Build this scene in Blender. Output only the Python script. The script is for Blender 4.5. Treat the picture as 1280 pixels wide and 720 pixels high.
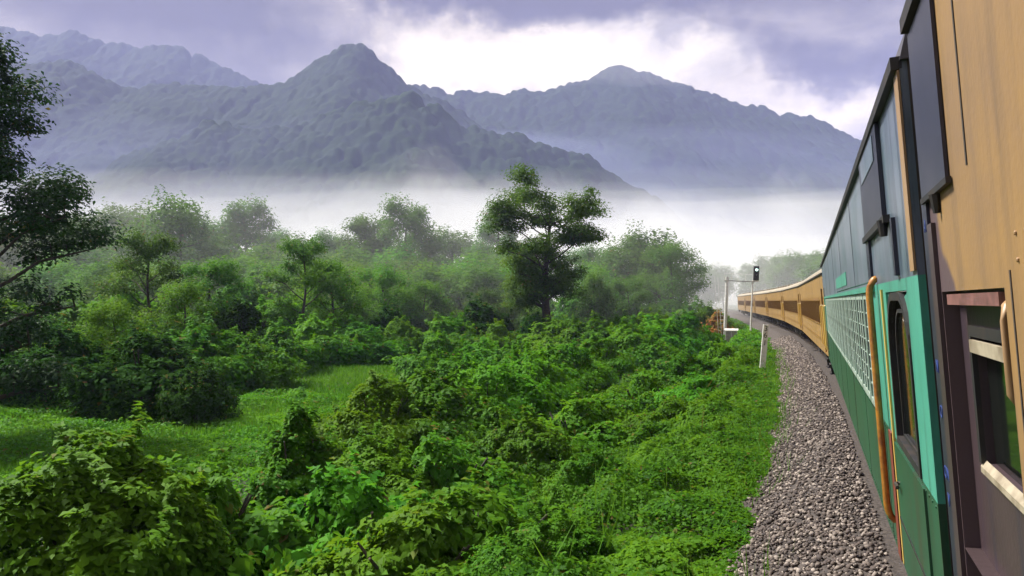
import bpy, math, random
import numpy as np
from mathutils import Vector, Matrix, Euler
R = math.radians
scene = bpy.context.scene
for o in list(bpy.data.objects): bpy.data.objects.remove(o)
COL = scene.collection

# ------------------------------------------------------------------ camera, sky, sun, exposure
F, HOR = 950.0, 376.0                     # focal length and horizon row in photograph pixels (1280x720)
CAMZ = 2.55                               # eye height over the rails
cam_d = bpy.data.cameras.new('camera'); cam = bpy.data.objects.new('camera', cam_d); COL.objects.link(cam)
cam_d.sensor_width = 36.0; cam_d.lens = 36.0*F/1280.0
cam_d.clip_start = 0.05; cam_d.clip_end = 20000
cam.location = (0, 0, CAMZ)
cam.rotation_euler = (R(90)+math.atan((HOR-360)/F), 0, 0)
scene.camera = cam

SUN_EL, SUN_AZ = 52.0, -62.0              # azimuth from +Y, clockwise positive
sd = bpy.data.lights.new('sun', 'SUN'); sun = bpy.data.objects.new('sun', sd); COL.objects.link(sun)
sd.energy = 3.8; sd.angle = R(13); sd.color = (1.0, 0.96, 0.88)
sdir = Vector((math.sin(R(SUN_AZ))*math.cos(R(SUN_EL)), math.cos(R(SUN_AZ))*math.cos(R(SUN_EL)), math.sin(R(SUN_EL))))
sun.rotation_euler = (-sdir).to_track_quat('-Z', 'Y').to_euler()
sun.location = sdir*200

world = bpy.data.worlds.new('World'); scene.world = world; world.use_nodes = True
def build_world():
    nt = world.node_tree; nt.nodes.clear(); N = nt.nodes.new; L = nt.links.new
    out = N('ShaderNodeOutputWorld'); bg = N('ShaderNodeBackground'); bg.inputs[1].default_value = 0.10
    L(bg.outputs[0], out.inputs[0])
    sky = N('ShaderNodeTexSky'); sky.sky_type = 'NISHITA'; sky.sun_disc = False
    sky.sun_elevation = R(SUN_EL); sky.sun_rotation = R(SUN_AZ)
    sky.air_density = 1.0; sky.dust_density = 2.0
    tc = N('ShaderNodeTexCoord'); sep = N('ShaderNodeSeparateXYZ'); L(tc.outputs['Generated'], sep.inputs[0])
    def math_(op, a, b=None, clamp=False):
        m = N('ShaderNodeMath'); m.operation = op; m.use_clamp = clamp
        for i, v in enumerate((a, b)):
            if v is None: continue
            if isinstance(v, (int, float)): m.inputs[i].default_value = v
            else: L(v, m.inputs[i])
        return m.outputs[0]
    zz = math_('ADD', math_('MAXIMUM', sep.outputs[2], 0.0), 0.16)
    cx = math_('DIVIDE', sep.outputs[0], zz); cy = math_('DIVIDE', sep.outputs[1], zz)
    cmb = N('ShaderNodeCombineXYZ'); L(cx, cmb.inputs[0]); L(cy, cmb.inputs[1])
    mp = N('ShaderNodeMapping'); L(cmb.outputs[0], mp.inputs[0])
    mp.inputs['Location'].default_value = (SKY_OFF[0], SKY_OFF[1], 0.0); mp.inputs['Rotation'].default_value = (0, 0, R(24)); mp.inputs['Scale'].default_value = (0.75, 1.0, 1)
    n1 = N('ShaderNodeTexNoise'); n1.inputs['Scale'].default_value = 0.85; n1.inputs['Detail'].default_value = 6; n1.inputs['Roughness'].default_value = 0.52; n1.inputs['Distortion'].default_value = 0.35
    L(mp.outputs[0], n1.inputs['Vector'])
    n2 = N('ShaderNodeTexNoise'); n2.inputs['Scale'].default_value = 3.4; n2.inputs['Detail'].default_value = 8; n2.inputs['Roughness'].default_value = 0.68; n2.inputs['Distortion'].default_value = 0.6
    L(mp.outputs[0], n2.inputs['Vector'])
    cl = math_('ADD', math_('MULTIPLY', n1.outputs['Fac'], 0.70), math_('MULTIPLY', n2.outputs['Fac'], 0.30))
    # the sun behind the cloud sheet brightens the cloud around it
    dot = N('ShaderNodeVectorMath'); dot.operation = 'DOT_PRODUCT'; L(tc.outputs['Generated'], dot.inputs[0]); dot.inputs[1].default_value = sdir
    glow = math_('POWER', math_('MAXIMUM', dot.outputs['Value'], 0.0), 6.0)
    cl2 = math_('ADD', cl, math_('MULTIPLY', glow, 0.05))
    # the larger banks and gaps of this sky, in azimuth and elevation, edges broken up by the noise
    az = math_('ARCTAN2', sep.outputs[0], sep.outputs[1]); el = math_('ARCSINE', sep.outputs[2])
    n3 = N('ShaderNodeTexNoise'); n3.inputs['Scale'].default_value = 6.0; n3.inputs['Detail'].default_value = 8; n3.inputs['Roughness'].default_value = 0.62; L(tc.outputs['Generated'], n3.inputs['Vector'])
    s3 = N('ShaderNodeSeparateColor'); L(n3.outputs['Color'], s3.inputs[0])
    az = math_('ADD', az, math_('MULTIPLY', math_('SUBTRACT', s3.outputs[0], .5), .42)); el = math_('ADD', el, math_('MULTIPLY', math_('SUBTRACT', s3.outputs[1], .5), .17))
    for px, py, wx, wy, w in SKY_BANKS:
        a0 = math.atan((px-640)/F); e0 = (HOR-py)/F*math.cos(a0)
        qx = math_('DIVIDE', math_('SUBTRACT', az, a0), wx/F); qy = math_('DIVIDE', math_('SUBTRACT', el, e0), wy/F)
        g = math_('EXPONENT', math_('MULTIPLY', math_('ADD', math_('MULTIPLY', qx, qx), math_('MULTIPLY', qy, qy)), -1.0))
        cl2 = math_('ADD', cl2, math_('MULTIPLY', g, w))
    cr = N('ShaderNodeValToRGB'); L(cl2, cr.inputs[0]); e = cr.color_ramp.elements
    e[0].position = 0.34; e[0].color = (0.080, 0.058, 0.050, 1)
    e[1].position = 0.74; e[1].color = (1.6, 1.40, 1.04, 1)
    for p, c in ((0.44, (0.20, 0.165, 0.132, 1)), (0.52, (0.42, 0.355, 0.28, 1)), (0.61, (0.98, 0.84, 0.62, 1))):
        x = e.new(p); x.color = c
    sc = N('ShaderNodeVectorMath'); sc.operation = 'SCALE'; L(cr.outputs[0], sc.inputs[0]); sc.inputs['Scale'].default_value = SKY_GAIN
    mx = N('ShaderNodeMix'); mx.data_type = 'RGBA'; mx.inputs[0].default_value = 0.95
    L(sky.outputs[0], mx.inputs[6]); L(sc.outputs[0], mx.inputs[7]); L(mx.outputs[2], bg.inputs[0])
SKY_OFF = (0.0, 0.0); SKY_GAIN = 4.3
SKY_BANKS = [(560, 70, 230, 60, .20), (660, 95, 160, 40, .14), (1050, 150, 120, 40, .16), (880, 90, 200, 40, .08),
             (150, 10, 280, 45, -.19), (540, -10, 150, 24, -.34), (780, 8, 150, 28, -.32), (1040, 95, 65, 22, -.26), (1020, 10, 140, 50, -.16), (270, 30, 90, 25, -.08)]
build_world()

vs = scene.view_settings
scene.display_settings.display_device = 'sRGB'
vs.view_transform = 'Standard'; vs.look = 'None'; vs.gamma = 1.0; vs.use_curve_mapping = False
vs.exposure = 1.6
cy = scene.cycles
cy.use_denoising = True
try: cy.denoiser = 'OPENIMAGEDENOISE'
except Exception: pass
cy.use_adaptive_sampling = True; cy.adaptive_threshold = 0.02
cy.max_bounces = 6; cy.diffuse_bounces = 2; cy.glossy_bounces = 2; cy.transmission_bounces = 3
cy.volume_bounces = 2; cy.transparent_max_bounces = 8
cy.caustics_reflective = False; cy.caustics_refractive = False
cy.sample_clamp_indirect = 4.0

# ------------------------------------------------------------------ helpers
def at(px, py, d):
    """the point that shows at photograph pixel (px, py), d metres ahead of the camera"""
    return Vector(((px-640)/F*d, d, CAMZ+(HOR-py)/F*d))
def mesh_obj(name, V, Fc, m=None, parent=None, smooth=False):
    me = bpy.data.meshes.new(name)
    me.from_pydata([tuple(v) for v in V], [], [tuple(f) for f in Fc]); me.update()
    if smooth: me.polygons.foreach_set('use_smooth', [True]*len(me.polygons))
    if m: me.materials.append(m)
    return link(name, me, parent)
def link(name, me, parent=None):
    o = bpy.data.objects.new(name, me); COL.objects.link(o)
    if parent: o.parent = parent
    return o
def quads_mesh(name, V, n, m, k=4):
    """fast mesh of n loose k-gons, vertices in order"""
    me = bpy.data.meshes.new(name)
    me.vertices.add(n*k); me.vertices.foreach_set('co', np.ascontiguousarray(V, dtype=np.float32).ravel())
    me.loops.add(n*k); me.loops.foreach_set('vertex_index', np.arange(n*k, dtype=np.int32))
    me.polygons.add(n); me.polygons.foreach_set('loop_start', np.arange(0, n*k, k, dtype=np.int32))
    me.polygons.foreach_set('loop_total', np.full(n, k, dtype=np.int32))
    me.update(calc_edges=True); me.materials.append(m)
    return me
def tag(o, label=None, cat=None, group=None, kind=None):
    if label: o['label'] = label
    if cat: o['category'] = cat
    if group: o['group'] = group
    if kind: o['kind'] = kind
    return o
def empty(name, loc=(0, 0, 0), rz=0.0, parent=None):
    o = bpy.data.objects.new(name, None); COL.objects.link(o); o.location = loc; o.rotation_euler = (0, 0, rz)
    o.empty_display_size = 0.2
    if parent: o.parent = parent
    return o
class MB:
    """collects shapes, builds one mesh"""
    def __init__(s): s.V = []; s.F = []
    def add(s, V, Fc):
        b = len(s.V); s.V += [tuple(v) for v in V]; s.F += [tuple(i+b for i in f) for f in Fc]
    def box(s, a, b):
        x0, y0, z0 = a; x1, y1, z1 = b
        s.add([(x0,y0,z0),(x1,y0,z0),(x1,y1,z0),(x0,y1,z0),(x0,y0,z1),(x1,y0,z1),(x1,y1,z1),(x0,y1,z1)],
              [(0,3,2,1),(4,5,6,7),(0,1,5,4),(1,2,6,5),(2,3,7,6),(3,0,4,7)])
        return s
    def tube(s, pts, rad, n=8):
        pts = [Vector(p) for p in pts]
        rad = rad if isinstance(rad, (list, tuple)) else [rad]*len(pts)
        V = []; Fc = []
        for i, p in enumerate(pts):
            t = (pts[min(i+1, len(pts)-1)]-pts[max(i-1, 0)]).normalized()
            a = t.cross(Vector((0.31, 0.17, 0.94)) if abs(t.z) < 0.9 else Vector((1, 0.1, 0))).normalized(); b = t.cross(a)
            for k in range(n):
                an = 2*math.pi*k/n
                V.append(p+(a*math.cos(an)+b*math.sin(an))*rad[i])
        for i in range(len(pts)-1):
            for k in range(n):
                Fc.append((i*n+k, i*n+(k+1) % n, (i+1)*n+(k+1) % n, (i+1)*n+k))
        Fc.append(tuple(range(n-1, -1, -1))); Fc.append(tuple((len(pts)-1)*n+k for k in range(n)))
        s.add(V, Fc); return s
    def prism(s, poly, x0, x1):
        """(y, z) outline swept along x"""
        n = len(poly)
        s.add([(x0, y, z) for y, z in poly]+[(x1, y, z) for y, z in poly],
              [tuple(range(n)), tuple(range(2*n-1, n-1, -1))]+[(i, i+n, (i+1) % n+n, (i+1) % n) for i in range(n)])
        return s
    def build(s, name, m, parent=None, smooth=False):
        return mesh_obj(name, s.V, s.F, m, parent, smooth)

# ------------------------------------------------------------------ materials
def mat(name, col, rough=0.6, metal=0.0, spec=0.5, var=None, bump=None, streak=None, coord='Object'):
    """principled; var=(colour2, scale, lo, hi) noise mix; streak=(colour, amount, scale) drips along z; bump=(scale, dist)"""
    m = bpy.data.materials.new(name); m.use_nodes = True; nt = m.node_tree
    N = nt.nodes.new; L = nt.links.new
    b = nt.nodes['Principled BSDF']; b.inputs['Roughness'].default_value = rough; b.inputs['Metallic'].default_value = metal
    b.inputs['Specular IOR Level'].default_value = spec
    b.inputs['Base Color'].default_value = (*col, 1)
    tc = N('ShaderNodeTexCoord'); cur = None
    if var:
        n = N('ShaderNodeTexNoise'); n.inputs['Scale'].default_value = var[1]; n.inputs['Detail'].default_value = 6; n.inputs['Roughness'].default_value = 0.62
        L(tc.outputs[coord], n.inputs['Vector'])
        mr = N('ShaderNodeMapRange'); mr.inputs[1].default_value = var[2]; mr.inputs[2].default_value = var[3]; L(n.outputs['Fac'], mr.inputs[0])
        mx = N('ShaderNodeMix'); mx.data_type = 'RGBA'; L(mr.outputs[0], mx.inputs[0])
        mx.inputs[6].default_value = (*col, 1); mx.inputs[7].default_value = (*var[0], 1); cur = mx.outputs[2]
    if streak:
        mp = N('ShaderNodeMapping'); mp.inputs['Scale'].default_value = (1, 1, 0.07); L(tc.outputs[coord], mp.inputs[0])
        n = N('ShaderNodeTexNoise'); n.inputs['Scale'].default_value = streak[2]; n.inputs['Detail'].default_value = 7; n.inputs['Roughness'].default_value = 0.65
        L(mp.outputs[0], n.inputs['Vector'])
        mr = N('ShaderNodeMapRange'); mr.inputs[1].default_value = 0.50; mr.inputs[2].default_value = 0.72; mr.inputs[4].default_value = streak[1]; L(n.outputs['Fac'], mr.inputs[0])
        mx = N('ShaderNodeMix'); mx.data_type = 'RGBA'; L(mr.outputs[0], mx.inputs[0])
        if cur: L(cur, mx.inputs[6])
        else: mx.inputs[6].default_value = (*col, 1)
        mx.inputs[7].default_value = (*streak[0], 1); cur = mx.outputs[2]
    if cur: L(cur, b.inputs['Base Color'])
    if bump:
        n = N('ShaderNodeTexNoise'); n.inputs['Scale'].default_value = bump[0]; n.inputs['Detail'].default_value = 5; L(tc.outputs[coord], n.inputs['Vector'])
        bp = N('ShaderNodeBump'); bp.inputs['Strength'].default_value = 0.6; bp.inputs['Distance'].default_value = bump[1]
        L(n.outputs['Fac'], bp.inputs['Height']); L(bp.outputs[0], b.inputs['Normal'])
    return m
def leaf_mat(name, c0, c1, c2, transl=0.35, scale=0.35, rough=0.6, spec=0.10):
    """leaves: colour runs c0..c1 leaf by leaf, patches towards c2"""
    m = bpy.data.materials.new(name); m.use_nodes = True; nt = m.node_tree; N = nt.nodes.new; L = nt.links.new
    b = nt.nodes['Principled BSDF']; b.inputs['Roughness'].default_value = rough; b.inputs['Specular IOR Level'].default_value = spec
    g = N('ShaderNodeNewGeometry'); oi = N('ShaderNodeObjectInfo')
    cr = N('ShaderNodeValToRGB'); L(g.outputs['Random Per Island'], cr.inputs[0]); e = cr.color_ramp.elements
    e[0].color = (0.15, 0.10, 0.03, 1); e[1].color = (*c1, 1); q = e.new(0.022); q.color = (0.13, 0.12, 0.02, 1); q = e.new(0.03); q.color = (*c0, 1)
    n = N('ShaderNodeTexNoise'); n.inputs['Scale'].default_value = scale; n.inputs['Detail'].default_value = 3
    L(g.outputs['Position'], n.inputs['Vector'])
    mr = N('ShaderNodeMapRange'); mr.inputs[1].default_value = 0.42; mr.inputs[2].default_value = 0.66; L(n.outputs['Fac'], mr.inputs[0])
    mx = N('ShaderNodeMix'); mx.data_type = 'RGBA'; L(mr.outputs[0], mx.inputs[0]); L(cr.outputs[0], mx.inputs[6]); mx.inputs[7].default_value = (*c2, 1)
    hv = N('ShaderNodeHueSaturation'); L(mx.outputs[2], hv.inputs['Color'])
    m1 = N('ShaderNodeMapRange'); m1.inputs[3].default_value = 0.485; m1.inputs[4].default_value = 0.515; L(oi.outputs['Random'], m1.inputs[0]); L(m1.outputs[0], hv.inputs['Hue'])
    m2 = N('ShaderNodeMapRange'); m2.inputs[3].default_value = 0.8; m2.inputs[4].default_value = 1.15; L(oi.outputs['Random'], m2.inputs[0]); L(m2.outputs[0], hv.inputs['Value'])
    L(hv.outputs[0], b.inputs['Base Color'])
    t = N('ShaderNodeBsdfTranslucent'); ht = N('ShaderNodeHueSaturation'); L(hv.outputs[0], ht.inputs['Color']); ht.inputs['Value'].default_value = 1.3; ht.inputs['Hue'].default_value = 0.485
    L(ht.outputs[0], t.inputs['Color'])
    ms = N('ShaderNodeMixShader'); ms.inputs[0].default_value = transl
    L(b.outputs[0], ms.inputs[1]); L(t.outputs[0], ms.inputs[2]); L(ms.outputs[0], nt.nodes['Material Output'].inputs[0])
    return m
M = {}
M['ground']  = mat('soil and short grass', (0.030, 0.060, 0.012), 0.9, var=((0.055, 0.040, 0.022), 0.9, 0.45, 0.7), bump=(3.0, 0.08), coord='Object')
M['soil_grass'] = M['ground']
M['ballast'] = mat('crushed stone bed', (0.075, 0.060, 0.052), 0.9, var=((0.03, 0.024, 0.022), 14, 0.4, 0.65), bump=(22, 0.05))
M['vine']    = leaf_mat('vine leaves', (0.034, 0.140, 0.007), (0.082, 0.245, 0.012), (0.100, 0.255, 0.010), 0.44, 0.30)
M['vine_far']= leaf_mat('vine leaves on bushes', (0.033, 0.135, 0.008), (0.078, 0.234, 0.012), (0.098, 0.239, 0.010), 0.44, 0.22)
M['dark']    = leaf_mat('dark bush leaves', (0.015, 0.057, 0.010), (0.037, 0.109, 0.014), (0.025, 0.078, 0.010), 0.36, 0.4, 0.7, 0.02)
M['tree']    = leaf_mat('tree leaves', (0.028, 0.094, 0.012), (0.070, 0.182, 0.020), (0.082, 0.198, 0.016), 0.40, 0.25)
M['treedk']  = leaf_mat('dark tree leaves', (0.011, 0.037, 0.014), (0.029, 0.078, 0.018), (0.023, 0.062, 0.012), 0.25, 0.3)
M['cover']   = leaf_mat('ground cover leaves', (0.021, 0.088, 0.006), (0.070, 0.213, 0.010), (0.090, 0.224, 0.010), 0.44, 0.55)
M['grass']   = leaf_mat('grass blades', (0.045, 0.156, 0.010), (0.086, 0.239, 0.016), (0.098, 0.239, 0.016), 0.40, 0.10, 0.6)
M['orange_leaf'] = leaf_mat('orange blossom', (0.10, 0.15, 0.02), (0.60, 0.27, 0.06), (0.16, 0.20, 0.02), 0.35, 1.2)
M['bark']    = mat('bark', (0.060, 0.045, 0.032), 0.9, var=((0.03, 0.028, 0.022), 5, 0.4, 0.6), bump=(12, 0.03))
M['forest']  = mat('forested slope', (0.010, 0.024, 0.010), 0.95, spec=.05, var=((0.022, 0.042, 0.015), 0.05, 0.4, 0.65))

# ------------------------------------------------------------------ the line: coaches as chords on a curve
CANT = R(4.0); HALF = 1.6; CZ = 2.70; SIDE = 0.434
off = (HALF+SIDE)*math.cos(CANT)+CZ*math.sin(CANT)      # camera to track centre, square to the track
HEAD = [21.5, 21.3, 18.9, 17.1, 15.1, 14.2, 13.7, 13.4]
LEN, GAP = 21.3, 0.42
def dvec(h): return Vector((math.sin(R(h)), math.cos(R(h)), 0))
def nvec(h): return Vector((math.cos(R(h)), -math.sin(R(h)), 0))
coach_end = dvec(HEAD[0])*3.28+nvec(HEAD[0])*off         # front end of our own coach
STARTS = [coach_end-dvec(HEAD[0])*LEN]
p = coach_end+dvec(HEAD[0])*GAP
for h in HEAD[1:]:
    STARTS.append(p.copy()); p = p+dvec(h)*(LEN+GAP)
TRACK = [STARTS[0]-dvec(22.5)*60, STARTS[0]]+[s-dvec(h)*GAP*0.5 for s, h in zip(STARTS[1:], HEAD[1:])]+[p]
for k in range(12):
    TRACK.append(TRACK[-1]+dvec(13.0-0.5*k)*40)
# smooth once
def chaikin(P):
    Q = [P[0]]
    for a, b in zip(P[:-1], P[1:]): Q += [a*0.75+b*0.25, a*0.25+b*0.75]
    return Q+[P[-1]]
TR = chaikin(TRACK)
TA = np.array([(v.x, v.y) for v in TR])
def track_off(x, y):
    """signed distance from the track centre, left positive"""
    x = np.asarray(x, float); y = np.asarray(y, float)
    best = np.full(x.shape, 1e9); sg = np.ones(x.shape)
    for (ax, ay), (bx, by) in zip(TA[:-1], TA[1:]):
        dx, dy = bx-ax, by-ay; l2 = dx*dx+dy*dy
        t = np.clip(((x-ax)*dx+(y-ay)*dy)/l2, 0, 1)
        ex, ey = x-(ax+t*dx), y-(ay+t*dy); d2 = ex*ex+ey*ey
        k = d2 < best
        best = np.where(k, d2, best); sg = np.where(k, np.where(dx*ey-dy*ex >= 0, 1.0, -1.0), sg)
    return np.sqrt(best)*sg

# value noise for shaping land and foliage
_rng = np.random.default_rng(7); _T = _rng.random((256, 256))
def vnoise(x, y):
    x = np.asarray(x, float); y = np.asarray(y, float)
    xi = np.floor(x).astype(int); yi = np.floor(y).astype(int); fx = x-xi; fy = y-yi
    fx = fx*fx*(3-2*fx); fy = fy*fy*(3-2*fy)
    a = _T[xi & 255, yi & 255]; b = _T[(xi+1) & 255, yi & 255]; c = _T[xi & 255, (yi+1) & 255]; d = _T[(xi+1) & 255, (yi+1) & 255]
    return a+(b-a)*fx+(c-a)*fy+(a-b-c+d)*fx*fy
def fbm(x, y, o=4):
    s = 0; a = 0.5; n = 0
    for k in range(o):
        s = s+a*vnoise(x*2**k+17.3*k, y*2**k+5.1*k); n += a; a *= 0.5
    return s/n
def sstep(a, b, x):
    if a > b: return 1-sstep(b, a, x)
    t = np.clip((x-a)/(b-a), 0, 1); return t*t*(3-2*t)
LAND = -3.0
_J = _rng.random((256, 256, 3))
def crowns(x, y):
    """0..1 relief of packed round tree crowns of uneven height"""
    xi = np.floor(x).astype(int); yi = np.floor(y).astype(int); best = np.zeros(np.shape(x))
    for a in (-1, 0, 1):
        for b in (-1, 0, 1):
            j = _J[(xi+a) & 255, (yi+b) & 255]; dx = xi+a+j[..., 0]-x; dy = yi+b+j[..., 1]-y
            best = np.maximum(best, np.sqrt(np.clip(1-(dx*dx+dy*dy)/0.72, 0, 1))*(.45+.55*j[..., 2]))
    return best
def ground_z(x, y):
    o = track_off(x, y)
    z = -0.75-(-LAND-0.75)*sstep(2.9, 9.5, o)                       # left: embankment down to the fields
    z = np.where(o < 0, -0.75+1.0*sstep(3, 12, -o)+2.5*sstep(15, 120, -o), z)
    far = sstep(4.5, 12, np.abs(o))
    z = z+far*(fbm(x*0.06, y*0.06, 3)-0.5)*1.3+far*(fbm(x*0.4+9, y*0.4, 3)-0.5)*0.25
    z = np.where(np.abs(o) < 2.75, -0.78, z)
    return z

# ------------------------------------------------------------------ ground sheet
def build_ground():
    def axis(lo, hi, n, c, w):
        u = np.linspace(-1, 1, n); s = np.sinh(u*5.2)/np.sinh(5.2)
        v = np.where(s < 0, c+s*(c-lo), c+s*(hi-c)); return np.unique(np.round(v, 3))
    X = axis(-3600, 3600, 330, 2, 1); Y = axis(-900, 4600, 360, 20, 1)
    gx, gy = np.meshgrid(X, Y); gz = ground_z(gx, gy)
    V = np.stack([gx, gy, gz], -1).reshape(-1, 3); nx = len(X); ny = len(Y)
    i = np.arange(nx-1)[None, :]+np.arange(ny-1)[:, None]*nx; i = i.ravel()
    Fc = np.stack([i, i+1, i+nx+1, i+nx], -1)
    me = bpy.data.meshes.new('ground'); me.from_pydata(V.tolist(), [], Fc.tolist()); me.update()
    me.polygons.foreach_set('use_smooth', [True]*len(me.polygons)); me.materials.append(M['ground'])
    tag(link('ground', me), 'grassy valley floor with a low railway embankment', kind='structure')
build_ground()

# ------------------------------------------------------------------ mountains
def mountain(name, sky, d, label, slope=1.5, rough=1.0, seed=0, back=1.4):
    """a forested ridge whose crest line follows sky=[(px, py)...] at distance d, with flanks, gullies and tree-sized relief"""
    sky = sorted(sky); px = np.array([s[0] for s in sky], float); py = np.array([s[1] for s in sky], float)
    cell = d*2.3/F
    U = np.arange(px[0], px[-1], cell*F/d)
    crest = np.interp(U, px, py)
    k = np.ones(5)/5; crest = np.convolve(np.pad(crest, 2, 'edge'), k, 'valid')
    H = CAMZ+(HOR-crest)/F*d-LAND                                     # crest height above land
    x = (U-640)/F*d
    Hm = H.max(); front = Hm*slope
    rows = int(front/cell/2.0); S = np.linspace(0, 1, rows)            # 0 crest .. 1 foot
    sx, ss = np.meshgrid(x, S); sh, _ = np.meshgrid(H, S)
    # spurs and gullies: distance of each row wanders with ridged noise
    rg = np.abs(fbm(sx/(Hm*0.55)+seed, ss*1.3+seed*3.1, 4)-0.5)*2
    prof = (1-ss)**1.15
    prof = prof*(1-0.34*np.sin(math.pi*ss)*(rg-0.25))
    z = sh*prof
    y = d-ss*front+np.sin(math.pi*ss)*(0.5-rg)*front*0.25
    cs = max(11.0, d/130)
    bump = crowns(sx/cs+seed, y/cs)*cs*1.15*rough+crowns(sx/(cs*2.7), y/(cs*2.7)+seed)*cs*1.0+(fbm(sx/110, y/110+seed, 2)-0.5)*26*rough
    z = z+(bump-cs*.9)*np.clip(z/25, 0, 1)
    # the far flank
    S2 = np.linspace(0, 1, 8)[1:][::-1]; bx, b2 = np.meshgrid(x, S2); bh, _ = np.meshgrid(H, S2)
    bz = bh*(1-b2)**1.2; by = d+b2*Hm*back
    SX = np.concatenate([bx, sx]); SY = np.concatenate([by, y]); SZ = np.concatenate([bz, z])+LAND-2.5
    # feet turn down at the two ends
    nr, nc = SX.shape; V = np.stack([SX, SY, SZ], -1).reshape(-1, 3)
    i = (np.arange(nc-1)[None, :]+np.arange(nr-1)[:, None]*nc).ravel()
    Fc = np.stack([i, i+nc, i+nc+1, i+1], -1)
    me = bpy.data.meshes.new(name); me.from_pydata(V.tolist(), [], Fc.tolist()); me.update(); me.materials.append(M['forest']); me.polygons.foreach_set('use_smooth', [True]*len(me.polygons))
    return tag(link(name, me), label, kind='structure')
mountain('mountain', [(-420, 120), (-200, 60), (-60, 44), (0, 32), (40, 40), (65, 46), (92, 36), (115, 52), (150, 60), (190, 60), (228, 58), (255, 74), (290, 90), (330, 105), (420, 130), (520, 175), (640, 260), (700, 340)], 2350,
         'farthest blue ridge rising behind the left hills', seed=3.0)
mountain('mountain', [(180, 330), (330, 210), (430, 140), (520, 108), (600, 118), (680, 112), (730, 98), (780, 82), (815, 90), (840, 100), (880, 112), (930, 128), (980, 142), (1030, 156), (1080, 178), (1160, 205), (1300, 260), (1500, 330)], 1950,
         'broad blue mountain with a cloud-wrapped rounded summit above the train', slope=1.8, seed=8.0)
mountain('mountain', [(-380, 150), (-200, 110), (-40, 85), (50, 78), (90, 78), (125, 92), (160, 112), (200, 104), (240, 104), (290, 110), (340, 110), (370, 96), (400, 74), (425, 57), (445, 53), (462, 62), (478, 82), (510, 104), (560, 128), (640, 190), (720, 265), (800, 345)], 1500,
         'dark forested ridge with a steep knob-shaped peak', slope=1.7, seed=12.0)
mountain('mountain', [(60, 330), (110, 240), (160, 196), (200, 182), (250, 158), (300, 160), (360, 150), (420, 140), (480, 124), (510, 122), (545, 140), (575, 162), (640, 168), (700, 186), (740, 196), (780, 225), (840, 270), (900, 330)], 1050,
         'nearest dark wooded hill rising out of the valley mist', slope=1.7, seed=21.0)

# ------------------------------------------------------------------ ballast, rails, sleepers
def path_resample(step, a=0.0, b=1e9):
    out = []; acc = 0.0; nxt = a
    for p, q in zip(TR[:-1], TR[1:]):
        l = (q-p).length
        while nxt <= acc+l and nxt <= b:
            out.append((p.lerp(q, (nxt-acc)/l), (q-p).normalized())); nxt += step
        acc += l
    return out
def sweep(name, prof, m, step=1.5, b=1e9, jit=0.0, parent=None):
    S = path_resample(step, 0, b); V = []; Fc = []; n = len(prof); rr = random.Random(5)
    for p, t in S:
        lft = Vector((-t.y, t.x, 0))
        for o, z in prof: V.append((p.x+lft.x*o, p.y+lft.y*o, z+rr.uniform(-jit, jit)))
    for i in range(len(S)-1):
        for k in range(n-1): Fc.append((i*n+k, (i+1)*n+k, (i+1)*n+k+1, i*n+k+1))
    return mesh_obj(name, V, Fc, m, parent)
BAL = [(3.35, -0.80), (3.0, -0.70), (2.6, -0.50), (2.1, -0.27), (1.9, -0.22), (0, -0.20), (-1.9, -0.12), (-2.2, -0.2), (-3.2, -0.80)]
ballast = tag(sweep('ballast', BAL, M['ballast'], 0.8, 420, 0.012), 'grey crushed stone ballast shoulder beside the train', kind='structure')
M['rail'] = mat('rail steel', (0.10, 0.07, 0.055), 0.5, 0.6)
M['concrete'] = mat('concrete', (0.33, 0.31, 0.28), 0.85, var=((0.2, 0.19, 0.17), 6, 0.4, 0.7))
for sgn, nm in ((1, 'rail'), (-1, 'rail')):
    g = 0.84*sgn; dz = -0.058*sgn
    tag(sweep(nm, [(g+.07, -.17+dz), (g+.02, -.15+dz), (g+.02, -.04+dz), (g+.036, -.03+dz), (g+.036, dz), (g-.036, dz), (g-.036, -.03+dz), (g-.02, -.04+dz), (g-.02, -.15+dz), (g-.07, -.17+dz)], M['rail'], 1.5, 420),
        'steel running rail under the train', kind='structure')
track = tag(mesh_obj('track_bed', [(p.x, p.y, -0.6) for p, t in path_resample(5, 0, 40)]+[(p.x+.1, p.y, -0.6) for p, t in path_resample(5, 0, 40)], [(0, 1, 2)], M['concrete']), 'sleeper track under the train', kind='structure') if False else ballast
slp = None
for i, (p, t) in enumerate(path_resample(0.65, 66, 150)):
    if slp is None:
        b = MB(); b.prism([(-1.37, -.09), (-1.37, .06), (-1.33, .09), (1.33, .09), (1.37, .06), (1.37, -.09)], -.12, .12); s = b.build('sleeper', M['concrete'], ballast); slp = s
    else:
        s = slp.copy(); COL.objects.link(s)
    s.location = (p.x, p.y, -0.29); s.rotation_euler = (-CANT, 0, math.atan2(t.y, t.x))

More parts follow.
